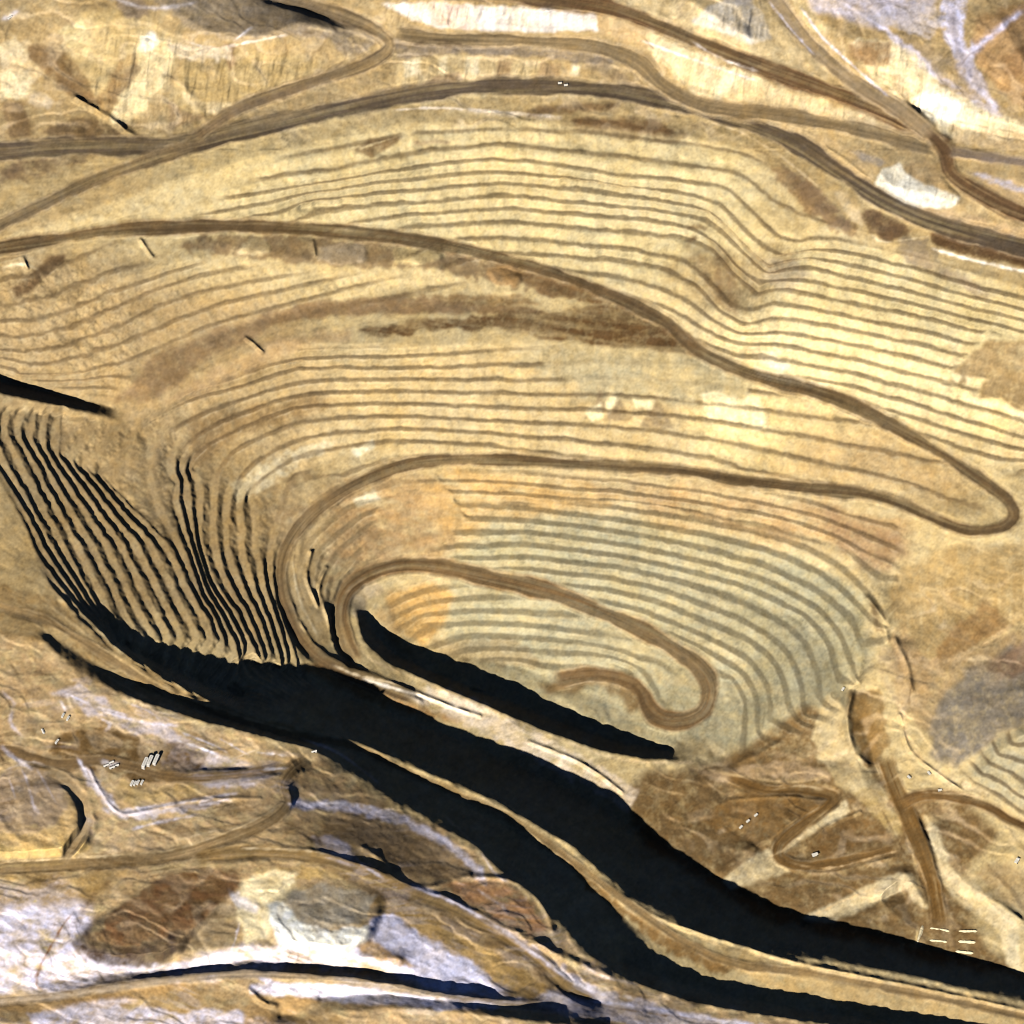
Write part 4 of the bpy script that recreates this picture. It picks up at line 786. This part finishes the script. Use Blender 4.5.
COL[..., 0] *= 1 + hue * 0.7; COL[..., 2] *= 1 - hue * 1.6
COL = np.clip(COL, 0.008, 0.9)

#@@MESH
# ------------------------------------------------------------------ meshes
C = bpy.context.scene.collection

def rock_material(name, bump, scale, rough=0.95):
    m = bpy.data.materials.new(name); m.use_nodes = True
    nt = m.node_tree; b = nt.nodes['Principled BSDF']
    b.inputs['Roughness'].default_value = rough
    b.inputs['Specular IOR Level'].default_value = 0.1
    at = nt.nodes.new('ShaderNodeAttribute'); at.attribute_name = 'rock_colour'
    tc = nt.nodes.new('ShaderNodeTexCoord')
    nz = nt.nodes.new('ShaderNodeTexNoise'); nz.inputs['Scale'].default_value = scale; nz.inputs['Detail'].default_value = 6; nz.inputs['Roughness'].default_value = 0.65
    nt.links.new(tc.outputs['Object'], nz.inputs['Vector'])
    mr = nt.nodes.new('ShaderNodeMapRange'); mr.inputs['From Min'].default_value = 0.25; mr.inputs['From Max'].default_value = 0.75
    mr.inputs['To Min'].default_value = 0.9; mr.inputs['To Max'].default_value = 1.1
    nt.links.new(nz.outputs['Fac'], mr.inputs['Value'])
    mx = nt.nodes.new('ShaderNodeVectorMath'); mx.operation = 'SCALE'
    nt.links.new(at.outputs['Color'], mx.inputs[0]); nt.links.new(mr.outputs['Result'], mx.inputs['Scale'])
    nt.links.new(mx.outputs['Vector'], b.inputs['Base Color'])
    bp = nt.nodes.new('ShaderNodeBump'); bp.inputs['Strength'].default_value = bump; bp.inputs['Distance'].default_value = 2.0
    nt.links.new(nz.outputs['Fac'], bp.inputs['Height']); nt.links.new(bp.outputs['Normal'], b.inputs['Normal'])
    return m

MAT_ROCK = rock_material('blasted_rock', 0.2, 0.12)
MAT_GROUND = rock_material('desert_ground', 0.25, 0.10)
MAT_ROAD = rock_material('graded_dirt', 0.15, 0.2)
MAT_FLOOR = rock_material('pit_floor_dirt', 0.35, 0.12)
MAT_HEAP = rock_material('dumped_spoil', 0.35, 0.15)

WX, WY, WZ = to_world(UU.astype(np.float64), VV.astype(np.float64), ZH.astype(np.float64))
P3 = np.stack([WX, WY, WZ], -1)
du = np.empty_like(P3); dv = np.empty_like(P3)
du[:, 1:-1] = P3[:, 2:] - P3[:, :-2]; du[:, 0] = P3[:, 1] - P3[:, 0]; du[:, -1] = P3[:, -1] - P3[:, -2]
dv[1:-1] = P3[:-2] - P3[2:]; dv[0] = P3[0] - P3[1]; dv[-1] = P3[-2] - P3[-1]
NRM = np.cross(du, dv); NRM /= np.linalg.norm(NRM, axis=-1, keepdims=True)

# which body each face belongs to
REG = np.zeros((N, N), np.int32)
PIT = poly_mask([(-128,300),(0,258),(150,238),(200,182),(300,150),(400,126),(500,122),(700,141),(785,180),(829,223),(865,234),(900,248),(1024,290),(1152,320),(1152,1030),(1024,1002),(800,958),(664,916),(597,871),(547,834),(455,787),(352,742),(249,715),(164,679),(88,623),(38,560),(26,522),(0,480),(-128,400)], 0, 0)
REG[PIT > 0.5] = 1
FLOORM = poly_mask([(300,666),(350,668),(386,664),(430,684),(480,705),(540,732),(600,753),(640,761),(724,760),(760,735),(800,706),(830,725),(850,790),(880,770),(880,700),(905,700),(935,775),(990,812),(960,850),(985,905),(1010,940),(1040,985),(850,928),(700,868),(640,830),(560,782),(470,742),(400,716)], 0, 2)
REG[FLOORM > 0.5] = 2
for i, m in enumerate(heap_masks): REG[m > 0.5] = 100 + i
rr = RIDX >= 0
REG[rr] = 10 + RIDX[rr]

idx = np.arange(N * N).reshape(N, N)
quads = np.stack([idx[1:, :-1], idx[1:, 1:], idx[:-1, 1:], idx[:-1, :-1]], -1).reshape(-1, 4)
freg = REG[:-1, :-1].reshape(-1)
P3f = P3.reshape(-1, 3); NF = NRM.reshape(-1, 3); CF = COL.reshape(-1, 3)

def grid_object(name, sel, mat, origin=None, ring=None):
    q = quads[sel]
    uniq, inv = np.unique(q, return_inverse=True)
    inv = inv.reshape(-1, 4)
    pts = P3f[uniq]; nr = NF[uniq]; cl = CF[uniq]
    if ring is not None:       # the plain running out to the horizon
        rb, rp, rq = ring
        base = len(uniq)
        pts = np.vstack([pts, P3f[rb], rp]); nr = np.vstack([nr, NF[rb], np.tile([0, 0, 1.0], (len(rp), 1))])
        cl = np.vstack([cl, CF[rb], np.tile(F_((172,144,96)), (len(rp), 1))])
        inv = np.vstack([inv, rq + base])
    o0 = np.zeros(3) if origin is None else np.array([pts[:, 0].mean(), pts[:, 1].mean(), pts[:, 2].min()])
    pts = pts - o0
    me = bpy.data.meshes.new(name)
    nv, nf = len(pts), len(inv)
    me.vertices.add(nv); me.vertices.foreach_set('co', pts.astype(np.float32).ravel())
    me.loops.add(nf * 4); me.loops.foreach_set('vertex_index', inv.astype(np.int32).ravel())
    me.polygons.add(nf); me.polygons.foreach_set('loop_start', np.arange(0, nf * 4, 4, dtype=np.int32))
    me.update(calc_edges=True)
    me.polygons.foreach_set('use_smooth', np.ones(nf, bool))
    at = me.attributes.new('rock_colour', 'FLOAT_COLOR', 'POINT')
    rgba = np.ones((nv, 4), np.float32); rgba[:, :3] = cl
    at.data.foreach_set('color', rgba.ravel())
    me.normals_split_custom_set_from_vertices(nr.astype(np.float32))
    me.materials.append(mat)
    o = bpy.data.objects.new(name, me); o.location = o0
    C.objects.link(o)
    return o

# ring out to the horizon
bord = np.concatenate([idx[0, :-1], idx[:-1, -1], idx[-1, :0:-1], idx[:0:-1, 0]])
bp3 = P3f[bord]; cen = bp3.mean(0)
rp = bp3.copy(); d = bp3[:, :2] - cen[:2]
rp[:, :2] = cen[:2] + d * 60; rp[:, 2] = -250
nb = len(bord); a = np.arange(nb); b = (a + 1) % nb
ring = (bord, rp, np.stack([b, a, a + nb, b + nb], 1))

g = grid_object('ground', freg == 0, MAT_GROUND, ring=ring); g['kind'] = 'structure'
o = grid_object('pit_wall', freg == 1, MAT_ROCK); o['kind'] = 'structure'
o = grid_object('pit_floor', freg == 2, MAT_FLOOR); o['kind'] = 'structure'
for i, r in enumerate(ROADS):
    if (freg == 10 + i).any():
        o = grid_object(r[0], freg == 10 + i, MAT_ROAD); o['kind'] = 'structure'
HLAB = [
 ('dark brown spoil heap on the white salt plain', 'spoil heap'),
 ('pale grey flat stockpile beside a glaring white bank', 'stockpile'),
 ('rounded spoil heap with white streaks on its top', 'spoil heap'),
 ('small grey green pile on the pit bottom', 'stockpile'),
 ('small tan heap below the upper ramp, leftmost of four', 'spoil heap'),
 ('small tan heap below the upper ramp, second of four', 'spoil heap'),
 ('bright tan heap below the upper ramp, third of four', 'spoil heap'),
 ('reddish heap below the upper ramp, rightmost of four', 'spoil heap'),
 ('big cream spoil heap with fluted slopes above the forked road at top left', 'spoil heap'),
 ('glaring cream fan of spoil below the dark road junction', 'spoil heap'),
 ('smooth grey spoil heap at the right edge beside the brown pit floor', 'spoil heap'),
 ('long white and pink dump face between two roads along the top edge', 'spoil heap'),
]
for i, h in enumerate(HEAPS):
    if (freg == 100 + i).any():
        o = grid_object(h[0], freg == 100 + i, MAT_HEAP, origin=True)
        o['label'], o['category'] = HLAB[i]

def ground_at(u, v):
    i, j = int(round(v)) + M, int(round(u)) + M
    return P3[i, j]

#@@OBJECTS
import bmesh
def flat_material(name, c, rough=0.6, metal=0.0):
    m = bpy.data.materials.new(name); m.use_nodes = True
    nt = m.node_tree; b = nt.nodes['Principled BSDF']
    b.inputs['Roughness'].default_value = rough; b.inputs['Metallic'].default_value = metal
    tc = nt.nodes.new('ShaderNodeTexCoord'); nz = nt.nodes.new('ShaderNodeTexNoise'); nz.inputs['Scale'].default_value = 0.6
    nt.links.new(tc.outputs['Object'], nz.inputs['Vector'])
    cr = nt.nodes.new('ShaderNodeValToRGB')
    cr.color_ramp.elements[0].color = (c[0] * 0.75, c[1] * 0.72, c[2] * 0.68, 1); cr.color_ramp.elements[1].color = (c[0], c[1], c[2], 1)
    nt.links.new(nz.outputs['Fac'], cr.inputs['Fac']); nt.links.new(cr.outputs['Color'], b.inputs['Base Color'])
    return m
M_WHITE = flat_material('dusty_white_paint', (0.62, 0.60, 0.54)); M_STEEL = flat_material('pale_roof_sheet', (0.62, 0.61, 0.58), 0.5)
M_TYRE = flat_material('dusty_rubber', (0.05, 0.045, 0.04), 0.9); M_WALL = flat_material('grey_wall_sheet', (0.45, 0.43, 0.40)); M_DARK = flat_material('dark_opening', (0.04, 0.04, 0.04))
M_YEL = flat_material('faded_yellow_paint', (0.75, 0.58, 0.20))

def part(name, parent, mat, build):
    bm = bmesh.new(); build(bm)
    bmesh.ops.recalc_face_normals(bm, faces=bm.faces)
    me = bpy.data.meshes.new(name); bm.to_mesh(me); bm.free(); me.materials.append(mat)
    o = bpy.data.objects.new(name, me); C.objects.link(o); o.parent = parent
    return o
def hexa(bm, lo, hi):
    """box given as bottom rectangle (x0,y0,x1,y1,z) and top rectangle"""
    v = []
    for (x0, y0, x1, y1, z) in (lo, hi):
        v += [bm.verts.new(p) for p in ((x0, y0, z), (x1, y0, z), (x1, y1, z), (x0, y1, z))]
    for f in ((0, 1, 2, 3), (4, 5, 6, 7), (0, 1, 5, 4), (1, 2, 6, 5), (2, 3, 7, 6), (3, 0, 4, 7)): bm.faces.new([v[i] for i in f])
def thing(name, label, cat, group=None):
    e = bpy.data.objects.new(name, None); C.objects.link(e); e.empty_display_size = 5
    e['label'] = label; e['category'] = cat
    if group: e['group'] = group
    return e
def copy_thing(src, label):
    r = src.copy(); C.objects.link(r); r['label'] = label
    for ch in src.children:
        c = ch.copy(); C.objects.link(c); c.parent = r
        for g2 in ch.children:
            d = g2.copy(); C.objects.link(d); d.parent = c
    return r
def place(o, u, v, ang=0.0, s=1.0, sink=0.0):
    p = ground_at(u, v); o.location = (p[0], p[1], p[2] - sink); o.rotation_euler = (0, 0, math.radians(ang)); o.scale = (s, s, s)

def make_truck():
    t = thing('haul_truck', '', 'truck', 'haul trucks at work in the mine')
    def bed(bm):
        hexa(bm, (-7.0, -3.6, 2.6, 3.6, 3.6), (-7.6, -4.0, 3.4, 4.0, 7.0)); hexa(bm, (2.9, -3.9, 7.2, 3.9, 7.05), (3.3, -3.9, 7.2, 3.9, 7.5))
    part('dump_body', t, M_WHITE, bed)
    part('chassis', t, M_YEL, lambda bm: hexa(bm, (-6.4, -1.8, 6.8, 1.8, 1.6), (-6.4, -1.8, 6.8, 1.8, 3.2)))
    part('cab', t, M_WHITE, lambda bm: hexa(bm, (4.0, 0.4, 6.8, 3.4, 3.3), (4.2, 0.5, 6.4, 3.3, 6.6)))
    def wheel(cx, cy, w):
        def f(bm):
            g = bmesh.ops.create_cone(bm, cap_ends=True, segments=18, radius1=1.75, radius2=1.75, depth=w)
            for q in g['verts']: x, y, z = q.co; q.co = (x + cx, z + cy, y + 1.75)
        return f
    for cx, cy, w_ in ((4.8, -3.0, 1.3), (4.8, 3.0, 1.3), (-4.2, -2.8, 2.4), (-4.2, 2.8, 2.4)): part('wheel', t, M_TYRE, wheel(cx, cy, w_))
    return t
TRUCKS = [
 (560, 84, 0, 'white haul truck on the topmost grey road, left one of a close pair'), (566.5, 85.5, 5, 'white haul truck on the topmost grey road, right one of a close pair'),
 (815, 856, 20, 'bright white haul truck inside the hairpin of the brown pit floor'), (1017, 862, 60, 'white haul truck on the dark ledge at the right edge'),
 (741, 828, 50, 'small haul truck on brown floor beside the main shadow, lowest of three in line'), (748, 822, 45, 'small haul truck on brown floor, middle of three in line'), (756, 816, 45, 'small haul truck on brown floor, topmost of three in line'),
 (909, 778, 130, 'haul truck beside the curved road below the grey dump'), (929, 774, 120, 'haul truck at the foot of the grey dump'), (940, 791, 10, 'haul truck on the curved road leading off to the right edge'),
 (662, 872, 30, 'haul truck in the edge of the dark shadow on the pit floor'), (843, 690, 60, 'haul truck at the head of the pale spur'),
]
tk = make_truck()
for i, (u, v, a_, lab) in enumerate(TRUCKS):
    if v == 872: continue
    o = tk if i == 0 else copy_thing(tk, lab)
    o['label'] = lab
    place(o, u, v, a_, 0.85 if i not in (2, 3) else 1.25)

def make_shed(name, L, Wd, H, label, cat, group):
    t = thing(name, label, cat, group)
    part('wall', t, M_WALL, lambda bm: hexa(bm, (-L / 2, -Wd / 2, L / 2, Wd / 2, -3), (-L / 2, -Wd / 2, L / 2, Wd / 2, H)))
    def roof(bm):
        e = 0.8; h = H + Wd * 0.28
        a = [bm.verts.new(p) for p in ((-L / 2 - e, -Wd / 2 - e, H), (L / 2 + e, -Wd / 2 - e, H), (L / 2 + e, 0, h), (-L / 2 - e, 0, h), (-L / 2 - e, Wd / 2 + e, H), (L / 2 + e, Wd / 2 + e, H))]
        for f in ((0, 1, 2, 3), (3, 2, 5, 4), (0, 3, 4), (1, 5, 2), (0, 4, 5, 1)): bm.faces.new([a[i] for i in f])
    rf = part('roof', t, M_STEEL, roof)
    part('ridge_vent', rf, M_WALL, lambda bm: hexa(bm, (-L * .35, -.8, L * .35, .8, H + Wd * .2), (-L * .35, -.8, L * .35, .8, H + Wd * .36)))
    part('door', t, M_DARK, lambda bm: hexa(bm, (-3, -Wd / 2 - .25, 3, -Wd / 2 - .02, -2), (-3, -Wd / 2 - .25, 3, -Wd / 2 - .02, H * .75)))
    return t
# plant buildings on the brown ground of the near plain: (u, v, angle, proto, label)
hall = make_shed('plant_hall', 34, 9, 14, 'tall pale plant hall on dark brown ground, leftmost of three parallel halls', 'plant building', 'three parallel plant halls')
place(hall, 145, 765, 72)
for u, v, lab in ((150, 763, 'tall pale plant hall between two like it on dark brown ground'), (156, 762, 'tall pale plant hall on dark brown ground, rightmost of three parallel halls')):
    o = copy_thing(hall, lab); place(o, u, v, 72)
shed = make_shed('storage_shed', 18, 6, 5, 'low white shed in the row of four below the plant halls, leftmost', 'shed', 'low white sheds of the mine plant')
place(shed, 132, 784, 70)
for u, v, a_, lab in ((135, 784, 70, 'low white shed in the row of four below the plant halls, second from left'), (138.5, 783, 70, 'low white shed in the row of four below the plant halls, third from left'), (142, 783, 70, 'low white shed in the row of four below the plant halls, rightmost'),
                      (106, 766, 30, 'white shed at the left of the cluster by the salt patch'), (111, 763, 30, 'white shed on the upper side of the cluster by the salt patch'), (116, 766, 20, 'white shed at the right of the cluster by the salt patch'), (112, 768, 25, 'white shed at the bottom of the cluster by the salt patch'),
                      (57, 742, 60, 'white shed alone at the foot of the hummocky ground'), (43, 732, 110, 'small shed among dark rubble on the left hummocks'), (63, 716, 70, 'left of two small sheds above the brown ground'), (68, 719, 70, 'right of two small sheds above the brown ground'),
                      (314, 752, 20, 'lone white shed beside the lower shadow band'), (10, 18, 40, 'white shed on the plateau at the top left corner')):
    o = copy_thing(shed, lab); place(o, u, v, a_, 0.85)
# windrows on the pit floor
def windrow(u0, v0, u1, v1, lab):
    p = ground_at(u0, v0); q = ground_at(u1, v1); mid = (p + q) / 2; L = float(np.hypot(*(q - p)[:2])); w_ = 5.5; h = 4.5
    bm = bmesh.new(); n = 16; rows = []
    rd = random.Random(int(u0 * 7 + v0))
    for i in range(n + 1):
        x = -L / 2 + L * i / n; k_ = min(1, min(i, n - i) / 2) * (0.85 + 0.3 * rd.random())
        rows.append([bm.verts.new((x, y_ * w_ * (0.5 + 0.5 * k_), z_ * h * k_ - 1.0)) for y_, z_ in ((-1, -.2), (-.5, .62), (-.1, 1), (.2, .95), (.55, .5), (1, -.2))])
    for i in range(n):
        for j in range(5): bm.faces.new((rows[i][j], rows[i + 1][j], rows[i + 1][j + 1], rows[i][j + 1]))
    me = bpy.data.meshes.new('ore_windrow'); bm.to_mesh(me); bm.free(); me.materials.append(M_ORE)
    o = bpy.data.objects.new('ore_windrow', me); C.objects.link(o); o.location = mid; o.rotation_euler = (0, math.atan2(-(q - p)[2], L), math.atan2((q - p)[1], (q - p)[0]))
    o['label'] = lab; o['category'] = 'windrow'; o['group'] = 'pale ore windrows on the pit floor'
M_ORE = flat_material('pale_ore', (0.60, 0.52, 0.34), 0.95)
windrow(929, 928, 950, 931, 'pale windrow in upper left of the small grid on brown floor'); windrow(958, 931, 978, 931, 'pale windrow in upper right of the small grid on brown floor')
windrow(929, 940, 948, 942, 'pale windrow in the left middle of the small grid'); windrow(958, 941, 976, 942, 'pale windrow in the right middle of the small grid')
windrow(955, 951, 974, 953, 'pale windrow in lower right of the small grid'); windrow(923, 925, 917, 944, 'upright pale windrow left of the small grid')
#@@LIGHT
SUN_EL = math.radians(32.0)
SAZ = (-0.36, -0.933)          # towards the sun, on the ground
az = math.atan2(SAZ[0], SAZ[1])   # clockwise from +Y
sdir = np.array([math.sin(az) * math.cos(SUN_EL), math.cos(az) * math.cos(SUN_EL), math.sin(SUN_EL)])
from mathutils import Vector
sl = bpy.data.lights.new('sun', 'SUN'); sl.energy = 5.0; sl.angle = math.radians(0.5); sl.color = (1.0, 0.95, 0.86)
so = bpy.data.objects.new('sun', sl); C.objects.link(so)
so.rotation_euler = Vector((-sdir[0], -sdir[1], -sdir[2])).to_track_quat('-Z', 'Y').to_euler()
so.location = (0, 0, 3000)
w = bpy.data.worlds.new('World'); bpy.context.scene.world = w; w.use_nodes = True
nt = w.node_tree
sky = nt.nodes.new('ShaderNodeTexSky'); sky.sky_type = 'NISHITA'; sky.sun_disc = False
sky.sun_elevation = SUN_EL; sky.sun_rotation = az % (2 * math.pi); sky.altitude = 3000; sky.air_density = 0.15; sky.ozone_density = 2.5; sky.dust_density = 0.0
nt.links.new(sky.outputs['Color'], nt.nodes['Background'].inputs['Color'])
nt.nodes['Background'].inputs['Strength'].default_value = 0.08

cd = bpy.data.cameras.new('camera'); co = bpy.data.objects.new('camera', cd); C.objects.link(co)
cd.angle = 2 * math.atan(TANH); cd.clip_start = 100; cd.clip_end = 400000
co.location = CAM; co.rotation_euler = (TILT, 0, 0)
sc = bpy.context.scene
sc.camera = co
sc.view_settings.view_transform = 'Standard'; sc.view_settings.look = 'None'
sc.view_settings.exposure = 0.8; sc.view_settings.gamma = 1.0; sc.view_settings.use_curve_mapping = False
sc.cycles.filter_width = 1.05
sc.cycles.max_bounces = 1; sc.cycles.diffuse_bounces = 0
